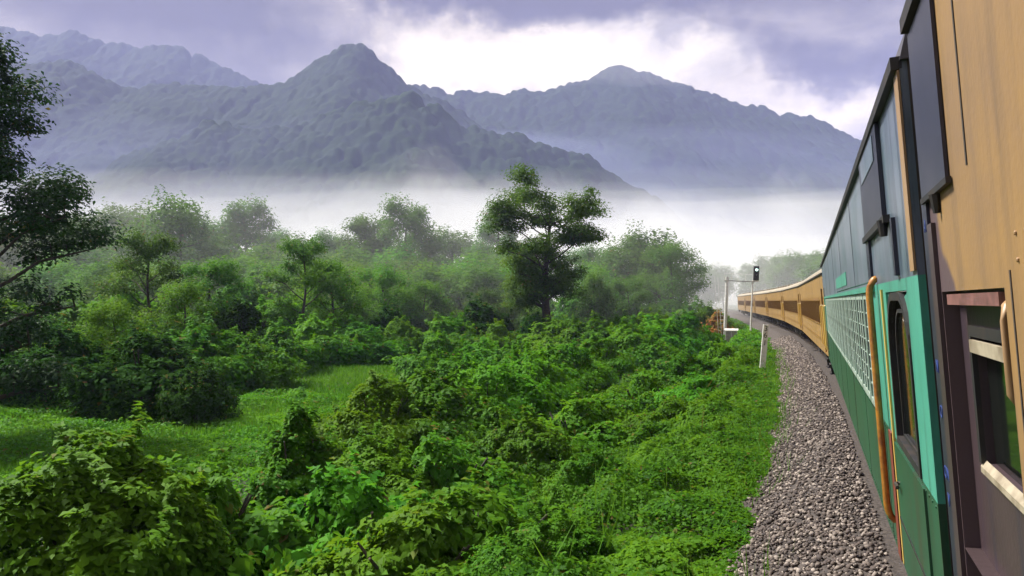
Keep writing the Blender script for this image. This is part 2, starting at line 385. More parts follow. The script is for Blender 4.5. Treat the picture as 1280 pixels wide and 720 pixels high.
def stones():
    rng = np.random.default_rng(3)
    # lumps: a jittered octahedron-like base with 8..14 faces
    ico = np.array([(0,0,1),(0.894,0,0.447),(0.276,0.851,0.447),(-0.724,0.526,0.447),(-0.724,-0.526,0.447),(0.276,-0.851,0.447),
                    (0.724,0.526,-0.447),(-0.276,0.851,-0.447),(-0.894,0,-0.447),(-0.276,-0.851,-0.447),(0.724,-0.526,-0.447),(0,0,-1)])
    fc = [(0,1,2),(0,2,3),(0,3,4),(0,4,5),(0,5,1),(1,6,2),(2,7,3),(3,8,4),(4,9,5),(5,10,1),(6,7,2),(7,8,3),(8,9,4),(9,10,5),(10,6,1),(11,7,6),(11,8,7),(11,9,8),(11,10,9),(11,6,10)]
    shapes = [ico*(0.72+0.5*rng.random((12, 1)))*np.array([1, 0.8, 0.62]) for _ in range(12)]
    S = path_resample(0.5, 82, 142); P = np.array([(p.x, p.y, math.atan2(t.y, t.x)) for p, t in S])
    bo = np.array([b[0] for b in BAL][::-1]); bz = np.array([b[1] for b in BAL][::-1])
    n = 27000
    k = (rng.random(n)**1.9*(len(P)-1)).astype(int)
    o = rng.uniform(1.45, 3.45, n)
    o = np.where((o > 3.05) & (rng.random(n) < 0.5), rng.uniform(1.5, 3.0, n), o)
    al = rng.uniform(-.25, .25, n); a = P[k, 2]
    x = P[k, 0]+np.cos(a)*al-np.sin(a)*o; y = P[k, 1]+np.sin(a)*al+np.cos(a)*o
    z = np.interp(o, bo, bz)+rng.uniform(-.005, .03, n)
    sz = 0.029*np.exp(rng.normal(size=n)*.25)*(1+0.012*np.maximum(y-10, 0))
    M['stone'] = mat('ballast stones', (0.20, 0.165, 0.155), 0.85)
    nt = M['stone'].node_tree; g = nt.nodes.new('ShaderNodeNewGeometry'); cr = nt.nodes.new('ShaderNodeValToRGB'); oi = nt.nodes.new('ShaderNodeObjectInfo')
    ad = nt.nodes.new('ShaderNodeMath'); ad.operation = 'FRACT'; ad2 = nt.nodes.new('ShaderNodeMath')
    nt.links.new(g.outputs['Random Per Island'], ad2.inputs[0]); nt.links.new(oi.outputs['Random'], ad2.inputs[1]); nt.links.new(ad2.outputs[0], ad.inputs[0])
    nt.links.new(ad.outputs[0], cr.inputs[0]); e = cr.color_ramp.elements
    e[0].color = (0.034, 0.026, 0.024, 1); e[1].color = (0.33, 0.28, 0.24, 1); q = e.new(0.62); q.color = (0.105, 0.080, 0.068, 1)
    nt.links.new(cr.outputs[0], nt.nodes['Principled BSDF'].inputs['Base Color'])
    order = np.argsort(np.hypot(x, y)); vis = [i for i in order if y[i] > 5.6 and o[i] > 1.7][:290]
    near = set(vis); protos = []
    for s in shapes:
        me = bpy.data.meshes.new('stone'); me.from_pydata(s.tolist(), [], fc); me.update(); me.materials.append(M['stone']); protos.append(me)
    for i in vis:
        q = link('stone', protos[i % 12], ballast); q.location = (x[i], y[i], z[i]); q.scale = (sz[i]*1.05,)*3; q.rotation_euler = tuple(rng.uniform(0, 6.28, 3))
    rest = np.array([i for i in range(n) if i not in near]); V = []; 
    idx = np.array(fc).ravel()
    for si in range(12):
        r = rest[rest % 12 == si]; a1 = rng.uniform(0, 6.28, len(r)); a2 = rng.uniform(-.9, .9, len(r)); s = shapes[si]
        c1, s1, c2, s2 = np.cos(a1), np.sin(a1), np.cos(a2), np.sin(a2)
        sx = s[None, :, 0]*c2[:, None]+s[None, :, 2]*s2[:, None]; sz_ = -s[None, :, 0]*s2[:, None]+s[None, :, 2]*c2[:, None]; sy = np.repeat(s[None, :, 1], len(r), 0)
        vx = sx*c1[:, None]-sy*s1[:, None]; vy = sx*s1[:, None]+sy*c1[:, None]
        V.append(np.stack([vx, vy, sz_], -1)*sz[r][:, None, None]+np.stack([x[r], y[r], z[r]], -1)[:, None, :])
    V = np.concatenate(V); ns = len(V)
    me = bpy.data.meshes.new('ballast_stones')
    me.vertices.add(ns*12); me.vertices.foreach_set('co', V.astype(np.float32).ravel())
    li = (np.tile(idx, ns)+np.repeat(np.arange(ns)*12, 60)).astype(np.int32)
    me.loops.add(ns*60); me.loops.foreach_set('vertex_index', li); me.polygons.add(ns*20)
    me.polygons.foreach_set('loop_start', np.arange(0, ns*60, 3, dtype=np.int32)); me.polygons.foreach_set('loop_total', np.full(ns*20, 3, dtype=np.int32))
    me.update(calc_edges=True); me.materials.append(M['stone'])
    tag(link('ballast_stones', me, ballast), kind='stuff')
stones()

# ------------------------------------------------------------------ the train
def paint(name, col, rough, dirt, amt, sc=3.0, v=None):
    return mat(name, col, rough, var=v or (tuple(c*0.72 for c in col), 1.6, 0.35, 0.75), streak=(dirt, amt, sc), bump=(40, 0.002))
M['mustard'] = paint('mustard coach paint', (0.52, 0.27, 0.055), 0.45, (0.16, 0.085, 0.03), 0.75, 2.5)
M['mustard_old'] = paint('weathered mustard paint', (0.33, 0.195, 0.060), 0.6, (0.08, 0.05, 0.028), 0.9, 6)
M['louvre'] = mat('brown louvre', (0.13, 0.07, 0.025), .45)
M['brown_band'] = paint('brown window band paint', (0.27, 0.145, 0.035), 0.5, (0.08, 0.045, 0.02), 0.6, 5)
M['teal'] = paint('sea green band paint', (0.075, 0.34, 0.25), 0.38, (0.03, 0.085, 0.065), 0.75, 7)
M['green'] = paint('dark green coach paint', (0.020, 0.085, 0.045), 0.4, (0.045, 0.038, 0.025), 0.9, 6)
M['lilac'] = paint('blue grey upper paint', (0.15, 0.175, 0.23), 0.32, (0.016, 0.024, 0.045), 0.95, 8, ((0.07, 0.12, 0.15), 1.3, .38, .66))
M['mauve'] = paint('dull mauve brown paint', (0.062, 0.040, 0.046), 0.4, (0.03, 0.025, 0.045), 0.8, 9)
M['navy'] = mat('dark navy panel', (0.014, 0.016, 0.036), 0.4, var=((0.03, 0.03, 0.05), 3, 0.4, 0.7))
M['black'] = mat('black iron', (0.012, 0.012, 0.014), 0.6, var=((0.035, 0.025, 0.02), 6, 0.45, 0.7))
M['underframe'] = mat('sooty underframe', (0.030, 0.026, 0.024), 0.8, var=((0.06, 0.045, 0.035), 4, 0.4, 0.7))
M['roof_pale'] = mat('pale weathered roof', (0.33, 0.29, 0.22), 0.75, var=((0.30, 0.26, 0.2), 1.2, 0.4, 0.7))
M['roof_dark'] = mat('dark slate roof', (0.05, 0.05, 0.065), 0.5, var=((0.09, 0.08, 0.09), 1.2, 0.4, 0.7))
M['interior'] = mat('unlit interior', (0.018, 0.016, 0.014), 0.9)
M['glass'] = mat('tinted window glass', (0.008, 0.010, 0.009), 0.06, spec=0.8)
M['grille'] = mat('pale grille bars', (0.34, 0.43, 0.37), 0.5, var=((0.20, 0.24, 0.2), 8, 0.4, 0.7))
M['rail_orange'] = mat('orange yellow handrail paint', (0.42, 0.185, 0.025), 0.42, var=((0.20, 0.07, 0.02), 11, 0.4, 0.66))
M['rail_yellow'] = mat('yellow handrail paint', (0.60, 0.40, 0.10), 0.38)
M['tan'] = mat('tan paint', (0.32, 0.20, 0.10), 0.45, streak=((0.14, 0.08, 0.05), 0.6, 6))
M['cream'] = mat('cream strip', (0.38, 0.33, 0.24), 0.5, var=((.2, .16, .11), 9, .4, .65))
M['pink'] = mat('dull pink trim', (0.22, 0.10, 0.09), 0.5, var=((.1, .05, .045), 10, .4, .65))
M['white'] = mat('white paint', (0.72, 0.72, 0.68), 0.5, var=((0.5, 0.5, 0.46), 6, 0.45, 0.7))
M['blue_letter'] = mat('blue stencil paint', (0.025, 0.05, 0.20), 0.5)
M['steel'] = mat('wheel steel', (0.09, 0.075, 0.065), 0.45, 0.7)

def text_mesh(name, s, size, m, parent, depth=0.004):
    cu = bpy.data.curves.new(name, 'FONT'); cu.body = s; cu.size = size; cu.extrude = depth; cu.align_x = 'CENTER'; cu.align_y = 'CENTER'
    o = bpy.data.objects.new(name+'_tmp', cu); COL.objects.link(o)
    dg = bpy.context.evaluated_depsgraph_get(); me = bpy.data.meshes.new_from_object(o.evaluated_get(dg))
    bpy.data.objects.remove(o); me.name = name; me.materials.clear(); me.materials.append(m)
    return link(name, me, parent)

def wall_panel(L0, L1, z0, z1, holes, y, th, depth):
    """one skin of side wall on plane y with rectangular openings and their reveals (outward = +y)"""
    us = sorted({L0, L1, *[h[0] for h in holes], *[h[1] for h in holes]}); us = [u for u in us if L0 <= u <= L1]
    zs = sorted({z0, z1, *[h[2] for h in holes], *[h[3] for h in holes]}); zs = [z for z in zs if z0 <= z <= z1]
    b = MB()
    for ua, ub in zip(us[:-1], us[1:]):
        for za, zb in zip(zs[:-1], zs[1:]):
            um, zm = (ua+ub)/2, (za+zb)/2
            if any(h[0] < um < h[1] and h[2] < zm < h[3] for h in holes): continue
            b.add([(ua, y, za), (ub, y, za), (ub, y, zb), (ua, y, zb)], [(3, 2, 1, 0)] if y > 0 else [(0, 1, 2, 3)])
    s = 1 if y > 0 else -1
    for h in holes:
        if h[2] >= z1 or h[3] <= z0: continue
        a, c, e, f = h; yi = y-s*depth
        b.add([(a, y, e), (c, y, e), (c, y, f), (a, y, f), (a, yi, e), (c, yi, e), (c, yi, f), (a, yi, f)],
              [(0, 1, 5, 4), (1, 2, 6, 5), (2, 3, 7, 6), (3, 0, 4, 7)])
    return b
def roof_prof(zc, rise, w=HALF, n=14):
    return [(w*math.cos(math.pi*k/n)*1.0 if abs(math.cos(math.pi*k/n)) < 0.999 else math.copysign(w, math.cos(math.pi*k/n)), zc+rise*(math.sin(math.pi*k/n))**0.72) for k in range(n+1)]

_bogie = {}
def bogie(parent, u):
    if not _bogie:
        b = MB()
        for s in (1, -1):
            b.prism([(s*1.12, .42), (s*1.12, .70), (s*1.02, .70), (s*1.02, .42)], -1.9, 1.9)
        b.box((-.25, -1.1, .45), (.25, 1.1, .75))
        for s in (1, -1):
            for x in (-1.45, 1.45):
                b.box((x-.2, s*1.12-.06*s if s > 0 else -1.24, .36), (x+.2, 1.24 if s > 0 else -1.06, .58))
                for dx in (-.32, .32): b.tube([(x+dx, s*1.14, .3), (x+dx, s*1.14, .62)], .075, 8)
        _bogie['f'] = b
        w = MB(); n = 20
        prof = [(0.0, .0), (.0, .18), (.03, .36), (.065, .40), (.065, .457), (-.065, .457), (-.065, .36), (-.03, .18), (-.03, 0.0)]
        V = []; Fc = []
        for yy, rr in prof:
            for k in range(n): V.append((rr*math.cos(2*math.pi*k/n), yy, rr*math.sin(2*math.pi*k/n)))
        for i in range(len(prof)-1):
            for k in range(n): Fc.append((i*n+k, i*n+(k+1) % n, (i+1)*n+(k+1) % n, (i+1)*n+k))
        w.add(V, Fc); _bogie['w'] = w
        fo = _bogie['f'].build('bogie', M['underframe'], parent); fo.location = (u, 0, 0); _bogie['fm'] = fo.data
        wh = None
        for x in (-1.45, 1.45):
            for s in (1, -1):
                if wh is None: wh = _bogie['w'].build('wheel', M['steel'], fo, True); _bogie['wm'] = wh.data; q = wh
                else: q = link('wheel', _bogie['wm'], fo)
                q.location = (x, s*.84, .457)
        return fo
    fo = link('bogie', _bogie['fm'], parent); fo.location = (u, 0, 0)
    for x in (-1.45, 1.45):
        for s in (1, -1):
            q = link('wheel', _bogie['wm'], fo); q.location = (x, s*.84, .457)
    return fo

def coach_base(i, name, zc, rise, roofm, m_low, m_band, m_up, holes, label, group=None, zb=(1.80, 2.78), cut=()):
    root = empty(name, STARTS[i]); root.rotation_euler = (-CANT, 0, R(90-HEAD[i]))
    tag(root, label, 'train coach', group)
    L = LEN
    for nm, za, zd, m in (('lower_wall', .95, zb[0], m_low), ('window_band', zb[0], zb[1], m_band), ('upper_wall', zb[1], zc, m_up)):
        hs = [(h[0], h[1], max(h[2], za), min(h[3], zd)) for h in holes if h[3] > za and h[2] < zd]
        b = wall_panel(0, L, za, zd, hs, HALF, .05, .09)
        b2 = wall_panel(0, L, za, zd, [], -HALF, .05, .07); b.add(b2.V, b2.F)
        for x, o in ((0.0, 1), (L, 0)):   # end walls
            q = [(x, -HALF, za), (x, HALF, za), (x, HALF, zd), (x, -HALF, zd)]
            b.add(q, [(3, 2, 1, 0) if o else (0, 1, 2, 3)])
        b.build(nm, m, root)
    for x in (-.004, L+.002): b = MB(); b.box((x, -HALF+.03, .97), (x+.002, HALF-.03, zc)); b.build('end_shade_sheet', M['underframe'], root)  # dark sheets on both ends put the shade of the gaps into colour
    rp = roof_prof(zc, rise)
    b = MB(); b.prism(rp, -.02, L+.02); rf = b.build('roof', roofm, root, False)
    g = MB(); g.box((0, HALF-.01, zc-.035), (L, HALF+.035, zc+.02)); g.box((0, -HALF-.035, zc-.035), (L, -HALF+.01, zc+.02)); g.build('gutter', M['black'], root)
    b = MB(); b.box((0.02, HALF-.52, 1.2), (L-.02, HALF-.5, zc)); b.build('interior_dark_sheet', M['interior'], root)  # near-black sheet; the darkness inside the coach is put into its colour
    b = MB(); b.box((0.05, -1.35, .78), (L-.05, 1.35, .945))
    for u, w, h in ((7.2, 1.6, .42), (9.6, 1.1, .38), (11.6, 1.9, .45), (14.1, .9, .36)):
        b.box((u, .55, .78-h), (u+w, 1.25, .779)); b.box((u, -1.25, .78-h), (u+w, -.55, .779))
    b.build('underframe', M['underframe'], root)
    bogie(root, 3.4); bogie(root, L-3.4)
    b = MB(); 
    for k in range(5): x = L+.02+k*.08; b.box((x, -.62-(k % 2)*.05, 1.1), (x+.06, .62+(k % 2)*.05, 3.25))
    b.build('gangway', M['black'], root)
    for u in (0, L):   # side buffers
        e = -1 if u == 0 else 1
        for s in (1, -1):
            b = MB(); b.tube([(u+e*.0, s*.98, 1.08), (u+e*.16, s*.98, 1.08), (u+e*.165, s*.98, 1.08), (u+e*.20, s*.98, 1.08)], [.09, .09, .19, .2], 12)
            b.build('buffer', M['black'], root)
    return root
def ventilators(root, zc, rise, m, n=7):
    pr = None
    for k in range(n):
        u = 1.6+k*(LEN-3.2)/(n-1)
        if pr is None:
            b = MB(); b.prism([(-.16, -.08), (-.2, .05), (-.1, .15), (.1, .15), (.2, .05), (.16, -.08)], -.2, .2); v = b.build('roof_ventilator', m, root); pr = v.data
        else: v = link('roof_ventilator', pr, root)
        v.location = (u, .55, zc+rise*.93)

# --- the mustard coaches ahead
_win = {}
def far_windows(root, holes, detail):
    for h in holes:
        u0, u1, z0, z1 = h; w, hh = u1-u0, z1-z0
        key = (round(w, 2), round(hh, 2), detail)
        if key not in _win:
            fb = MB(); t = .045
            fb.box((-t, -.01, -t), (w+t, .022, 0)); fb.box((-t, -.01, hh), (w+t, .022, hh+t)); fb.box((-t, -.01, 0), (0, .022, hh)); fb.box((w, -.01, 0), (w+t, .022, hh))
            fo = fb.build('window_frame', M['brown_band']); 
            pb = MB(); pb.box((0, -.045, 0), (w, -.035, hh)); po = pb.build('pane', M['louvre'])
            sb = MB(); sb.box((0, -.03, -.014), (w, -.012, .014)); so = sb.build('bar', M['cream'])
            _win[key] = (fo.data, po.data, so.data)
            for q in (fo, po, so): bpy.data.objects.remove(q)
        fm, pm, sm = _win[key]
        f = link('window', fm, root); f.location = (u0, HALF, z0)
        q = link('pane', pm, f)
        if detail:
            for k in range(1, 6):
                q = link('bar', sm, f); q.location = (0, 0, hh*k/6)
def door_far(root, u, up=True):
    b = MB(); b.box((u, HALF-.06, 1.0), (u+.75, HALF-.045, 3.05)); d = b.build('door', M['mustard'], root)
    b = MB(); b.box((u+.2, HALF-.045, 2.0), (u+.55, HALF-.035, 2.7)); b.build('pane', M['glass'], d)
    for x in (u-.09, u+.84):
        b = MB(); b.tube([(x, HALF, 1.25), (x, HALF+.06, 1.28), (x, HALF+.06, 2.5), (x, HALF, 2.53)], .016, 6)
        b.build('handrail', M['rail_yellow'], root)
    b = MB(); b.box((u, HALF-.3, .55), (u+.75, HALF+.02, .58)); b.box((u, HALF-.3, .8), (u+.75, HALF+.02, .83)); b.box((u, HALF-.3, .55), (u+.02, HALF-.02, .95)); b.box((u+.73, HALF-.3, .55), (u+.75, HALF-.02, .95)); b.build('step', M['black'], root)
ORD = ['next mustard coach coupled beyond the green coach', 'second mustard coach beyond the green one on the curve', 'third mustard coach beyond the green one on the curve',
       'fourth mustard coach beyond the green one on the curve', 'fifth mustard coach beyond the green one, small with distance', 'last visible mustard coach at the far end of the train']
for k in range(6):
    i = k+2
    wins = [(2.3+j*1.02, 2.3+j*1.02+.72, 1.90, 2.66) for j in range(17)]
    doors = [(.55, 1.30, 1.0, 3.05), (LEN-1.30, LEN-.55, 1.0, 3.05)]
    root = coach_base(i, 'train_coach', 3.52, .42, M['roof_pale'], M['mustard_old'], M['brown_band'], M['mustard_old'], wins+doors, ORD[k]+', with barred windows', 'mustard coaches of the train')
    far_windows(root, wins, k < 2)
    for d in doors: door_far(root, d[0])
    ventilators(root, 3.52, .42, M['roof_pale'])
    b = MB(); b.box((0, HALF-.004, 1.28), (LEN, HALF+.006, 1.40)); b.build('stripe', M['brown_band'], root)

# --- the green coach next to us
BZ = 3.72
wins = [(2.55+j*1.03, 2.55+j*1.03+.86, 1.86, 2.68) for j in range(16)]
dn = (0.45, 1.52, 1.80, 2.72)
df = (LEN-1.35, LEN-.55, 1.0, 3.05)
B = coach_base(1, 'train_coach', BZ, .42, M['roof_dark'], M['green'], M['teal'], M['lilac'], wins+[dn, df],
               'green train coach with sea green window band, white grilles and orange handrail')
def grille_windows(root, holes):
    u0, u1, z0, z1 = holes[0]; w, hh = u1-u0, z1-z0; t = .05
    fb = MB(); fb.box((-t, -.01, -t), (w+t, .012, 0)); fb.box((-t, -.01, hh), (w+t, .012, hh+t)); fb.box((-t, -.01, 0), (0, .012, hh)); fb.box((w, -.01, 0), (w+t, .012, hh))
    fo = fb.build('window', M['grille'], root); fo.location = (u0, HALF, z0)
    hb = MB(); hb.tube([(0, .0, 0), (w, .0, 0)], .0085, 6); ho = hb.build('bar', M['grille'], fo); ho.location = (0, -.004, hh/7)
    vb = MB(); vb.tube([(0, .0, 0), (0, .0, hh)], .010, 6); vo = vb.build('upright_bar', M['grille'], fo); vo.location = (w/3, .004, 0)
    sb = MB(); sb.box((0, -.09, 0), (w, -.08, hh*.33)); so = sb.build('shutter', M['underframe'], fo); so.location = (0, 0, hh*.67)
    for n, h in enumerate(holes):
        f = fo if n == 0 else link('window', fo.data, root); f.location = (h[0], HALF, h[2])
        for k in range(1, 7):
            if n == 0 and k == 1: continue
            q = link('bar', ho.data, f); q.location = (0, -.004, hh*k/7)
        for k in (1, 2):
            if n == 0 and k == 1: continue
            q = link('upright_bar', vo.data, f); q.location = (w*k/3, .004, 0)
        if n and n % 3 == 0: q = link('shutter', so.data, f); q.location = (0, 0, hh*.67)
grille_windows(B, wins)
b = MB(); b.box((2.3, HALF+.002, 2.735), (LEN-1.6, HALF+.03, 2.78)); b.build('rain_strip', M['teal'], B)
# door leaf with round-headed window
b = MB(); b.box((.36, HALF-.001, 1.02), (1.66, HALF+.012, 1.78)); dl = b.build('door', M['green'], B)
b = MB(); b.box((dn[0], HALF-.045, dn[2]), (dn[1], HALF-.030, dn[3])); b.build('pane', M['glass'], B)
def arch_frame(u0, u1, z0, z1, r, w, y0, y1, n=8):
    def loop(g):
        P = [(u0-g, z0-g), (u1+g, z0-g)]
        for k in range(n+1): a = math.pi/2*k/n; P.append((u1-r+(r+g)*math.cos(a), z1-r+(r+g)*math.sin(a)))
        for k in range(n+1): a = math.pi/2+math.pi/2*k/n; P.append((u0+r+(r+g)*math.cos(a), z1-r+(r+g)*math.sin(a)))
        return P
    I, O = loop(0), loop(w); m = len(I); V = [(x, y1, z) for x, z in I]+[(x, y1, z) for x, z in O]+[(x, y0, z) for x, z in I]+[(x, y0, z) for x, z in O]
    Fc = []
    for k in range(m):
        j = (k+1) % m
        Fc += [(k, j, m+j, m+k), (m+k, m+j, 3*m+j, 3*m+k), (k, 2*m+k, 2*m+j, j)]
    b = MB(); b.add(V, Fc); return b
arch_frame(dn[0]+.06, dn[1]-.06, dn[2]+.05, dn[3]-.05, .30, .045, HALF-.028, HALF+.008).build('window_frame', M['black'], B)
# corners outside the arch are filled by teal plates
for sx in (0, 1):
    cxr = dn[0] if sx == 0 else dn[1]; s = 1 if sx == 0 else -1
    P = [(cxr, dn[3])]+[(cxr+s*(.06+.30-.30*math.cos(math.pi/2*k/6)), dn[3]-.05-.30+.30*math.sin(math.pi/2*k/6)) for k in range(7)]
    b = MB(); b.add([(x, HALF-.012, z) for x, z in P], [tuple(range(len(P)))]); b.build('corner_plate', M['teal'], B)
arch_frame(dn[0]+.16, dn[1]-.18, dn[2]+.08, dn[3]-.12, .24, .02, HALF-.029, HALF-.018).build('inner_window_frame', M['black'], B)
b = MB(); b.box((dn[0]+.07, HALF-.029, dn[2]+.06), (dn[0]+.26, HALF-.024, dn[2]+.36)); b.build('curtain', mat('grey curtain', (.35, .36, .38), .8, var=((.15, .16, .18), 14, .4, .6)), B)
def handrail(root, u, z0, z1, rr, m, nm='handrail', out=.055):
    pts = [(u, HALF-.02, z0)]+[(u, HALF+out*math.sin(math.pi/2*k/5), z0+.12*(1-math.cos(math.pi/2*k/5))) for k in range(1, 6)]
    pts += [(u, HALF+out*math.cos(math.pi/2*k/5), z1-.12+.12*math.sin(math.pi/2*k/5)) for k in range(0, 6)]
    b = MB(); b.tube(pts, rr, 10); b.build(nm, m, root, True)
handrail(B, 2.06, 1.18, 2.82, .023, M['rail_orange'])
b = MB(); b.box((1.70, HALF+.001, 1.0), (1.76, HALF+.012, 2.74)); b.build('door_edge', M['rail_yellow'], B)
b = MB(); b.box((1.86, HALF+.001, .97), (2.04, HALF+.012, 1.8)); b.build('kick_plate', mat('rust red plate', (.16, .035, .02), .6), B)
b = MB(); b.box((.4, HALF-.3, .45), (1.6, HALF+.05, .48)); b.box((.4, HALF-.3, .70), (1.6, HALF+.05, .73)); b.box((.4, HALF-.28, .45), (.42, HALF, .95)); b.box((1.58, HALF-.28, .45), (1.6, HALF, .95)); b.build('step', M['black'], B)
# dark panels and posts above the door
b = MB(); b.box((1.05, HALF+.003, 3.12), (2.5, HALF+.025, BZ-.04)); pn = b.build('upper_panel', M['navy'], B)
b = MB(); b.box((1.25, HALF+.026, 3.50), (2.3, HALF+.030, BZ-.07)); b.build('painted_reflection', M['lilac'], pn)  # window reflection on the panel, painted as a blue grey patch
b = MB(); b.tube([(1.0, HALF+.03, 3.12), (1.0, HALF+.03, 3.03)], [.03, .02], 8); b.box((.9, HALF+.0, 3.10), (2.6, HALF+.035, 3.14)); b.build('panel_bracket', M['black'], B)
b = MB(); b.box((2.30, HALF+.002, 2.79), (2.55, HALF+.018, BZ-.04)); b.build('drain_post', M['navy'], B)
b = MB(); b.box((.001, HALF+.002, 2.80), (.14, HALF+.012, BZ-.04)); b.build('corner_pillar', M['tan'], B)
b = MB(); b.box((.66, HALF+.001, 2.80), (.74, HALF+.02, 3.10)); b.build('drip_strip', M['navy'], B)
door_far(B, LEN-1.35)
ventilators(B, BZ, .42, M['roof_dark'])
b = MB(); b.box((6.3, HALF+.001, 2.86), (9.8, HALF+.006, 3.02)); b.build('paint_patch', M['teal'], B)

# --- our own coach: weathered mustard wall, dark end door
AZ = 3.74
E = LEN
def own_coach():
    dh = (E-1.14, E-.20, .96, 2.70)
    # mustard paint with a curved worn edge towards the mauve end
    m = paint('mustard wall with worn mauve end', (0.28, 0.165, 0.058), 0.6, (0.075, 0.055, 0.042), 0.7, 2.4, ((0.22, 0.135, 0.065), 2.2, .38, .66))
    nt = m.node_tree; N = nt.nodes.new; L = nt.links.new; bs = nt.nodes['Principled BSDF']
    src = bs.inputs['Base Color'].links[0].from_socket
    tc = N('ShaderNodeTexCoord'); sp = N('ShaderNodeSeparateXYZ'); L(tc.outputs['Object'], sp.inputs[0])
    cv = N('ShaderNodeFloatCurve'); c = cv.mapping.curves[0]
    pts = [(0.0, 1.35), (0.34, 1.24), (.41, 1.17), (.50, 1.03), (.60, .80), (.70, .36), (.72, .27), (1.0, .27)]   # z/4 -> metres from the end /2
    c.points[0].location = (pts[0][0], pts[0][1]/2); c.points[1].location = (1.0, pts[-1][1]/2)
    for x, y in pts[1:-1]: c.points.new(x, y/2)
    cv.mapping.update()
    dv = N('ShaderNodeMath'); dv.operation = 'DIVIDE'; L(sp.outputs[2], dv.inputs[0]); dv.inputs[1].default_value = 4.0; L(dv.outputs[0], cv.inputs['Value'])
    nz = N('ShaderNodeTexNoise'); nz.inputs['Scale'].default_value = 5; nz.inputs['Detail'].default_value = 5; L(tc.outputs['Object'], nz.inputs['Vector'])
    # u + 2*curve - E > 0 -> mauve
    a1 = N('ShaderNodeMath'); a1.operation = 'MULTIPLY_ADD'; L(cv.outputs[0], a1.inputs[0]); a1.inputs[1].default_value = 2.0; L(sp.outputs[0], a1.inputs[2])
    a2 = N('ShaderNodeMath'); a2.operation = 'MULTIPLY_ADD'; L(nz.outputs['Fac'], a2.inputs[0]); a2.inputs[1].default_value = .16; L(a1.outputs[0], a2.inputs[2])
    mr = N('ShaderNodeMapRange'); L(a2.outputs[0], mr.inputs[0]); mr.inputs[1].default_value = E+.06; mr.inputs[2].default_value = E+.12
    mx = N('ShaderNodeMix'); mx.data_type = 'RGBA'; L(mr.outputs[0], mx.inputs[0]); L(src, mx.inputs[6]); mx.inputs[7].default_value = (.085, .055, .06, 1)
    L(mx.outputs[2], bs.inputs['Base Color'])
    A = coach_base(0, 'train_coach', AZ, .40, M['tan'], m, m, m, [dh], 'close weathered mustard coach side with a dark end door')
    # door leaf
    u0, u1 = E-1.14, E-.20
    wz0, wz1 = 2.14, 2.55; wu0, wu1 = u0+.06, u1-.24
    hole = [(wu0, wu1, wz0, wz1)]
    b = wall_panel(u0, u1, .96, 2.70, hole, HALF-.05, .05, .03); d = b.build('door', M['mauve'], A)
    b = MB(); b.box((wu0, HALF-.09, wz0), (wu1, HALF-.075, wz1)); b.build('pane', M['glass'], d)
    b = MB(); b.box((wu0, HALF-.049, wz1-.05), (wu1, HALF-.03, wz1-.01)); b.build('window_strip', M['cream'], d)
    b = MB(); b.prism([(HALF-.05, wz0-.035), (HALF-.035, wz0-.03), (HALF-.035, wz0-.01), (HALF-.05, wz0+.01)], wu0-.02, wu1+.02); b.build('window_sill', M['cream'], d)
    t = .035
    b = MB(); b.box((wu0-t, HALF-.05, wz0), (wu0, HALF-.035, wz1)); b.box((wu1, HALF-.05, wz0), (wu1+t, HALF-.035, wz1)); b.box((wu0-t, HALF-.05, wz1), (wu1+t, HALF-.035, wz1+t)); b.build('window_frame', M['black'], d)
    b = MB(); b.box((u0+.05, HALF-.03, 2.655), (u1-.12, HALF+.004, 2.69)); b.build('lintel_trim', M['pink'], A)
    pts = [(u0+.05, HALF-.02, 2.665), (u0+.03, HALF-.005, 2.655), (u0+.02, HALF+.002, 2.62), (u0+.02, HALF+.002, 2.44), (u0+.02, HALF-.02, 2.40)]
    b = MB(); b.tube(pts, .010, 8); b.build('handrail', M['tan'], A, True)
    b = MB(); b.box((E-.19, HALF+.001, .96), (E-.09, HALF+.015, 2.95)); b.build('door_post', M['mauve'], A)
    b = MB(); b.box((E-.085, HALF-.03, .96), (E+.03, HALF+.012, 3.04)); st = b.build('end_strip', M['navy'], A)
    for k, (s, z) in enumerate((('A', 2.95), ('N', 2.42), ('O', 2.25), ('ON', 2.02), ('V', 1.92))):
        q = text_mesh('letters', s, .07, M['blue_letter'], st, .001)
        q.location = (E-.03, HALF+.0135, z); q.rotation_euler = (R(90), 0, R(180))
    b = MB(); b.box((E-.56, HALF+.003, 3.06), (E-.01, HALF+.014, AZ-.05)); b.build('upper_panel', M['navy'], A)
    b = MB(); b.box((E-.6, HALF+.003, 3.035), (E-.02, HALF+.020, 3.056)); b.tube([(E-.33, HALF+.012, 3.035), (E-.33, HALF+.012, 2.97)], [.022, .012], 8); b.build('panel_bracket', M['black'], A)
    b = MB(); b.box((E-.845, HALF-.001, 3.05), (E-.83, HALF+.003, AZ-.06)); b.build('seam_strip', M['underframe'], A)
    return A
Aroot = own_coach()
def seams(root, us, z0, z1, m):
    for u in us:
        b = MB(); b.box((u, HALF-.002, z0), (u+.010, HALF+.0025, z1)); b.build('seam', m, root)
def rivets(root, pts, r, m):
    b = MB()
    for u, z in pts: b.tube([(u, HALF-.002, z), (u, HALF+.003, z), (u, HALF+.005, z)], [r, r, r*.55], 6)
    tag(b.build('rivets', m, root), kind='stuff')
seams(Aroot, [E-1.22, E-2.3, E-3.4, E-4.5], .96, 2.74, M['underframe']); seams(Aroot, [E-1.9, E-3.1], 2.84, AZ-.05, M['underframe'])
rivets(Aroot, [(E-1.30-.085*k, z) for k in range(34) for z in (2.76, 2.82)]+[(E-.62-.085*k, AZ-.09) for k in range(40)], .006, M['tan'])
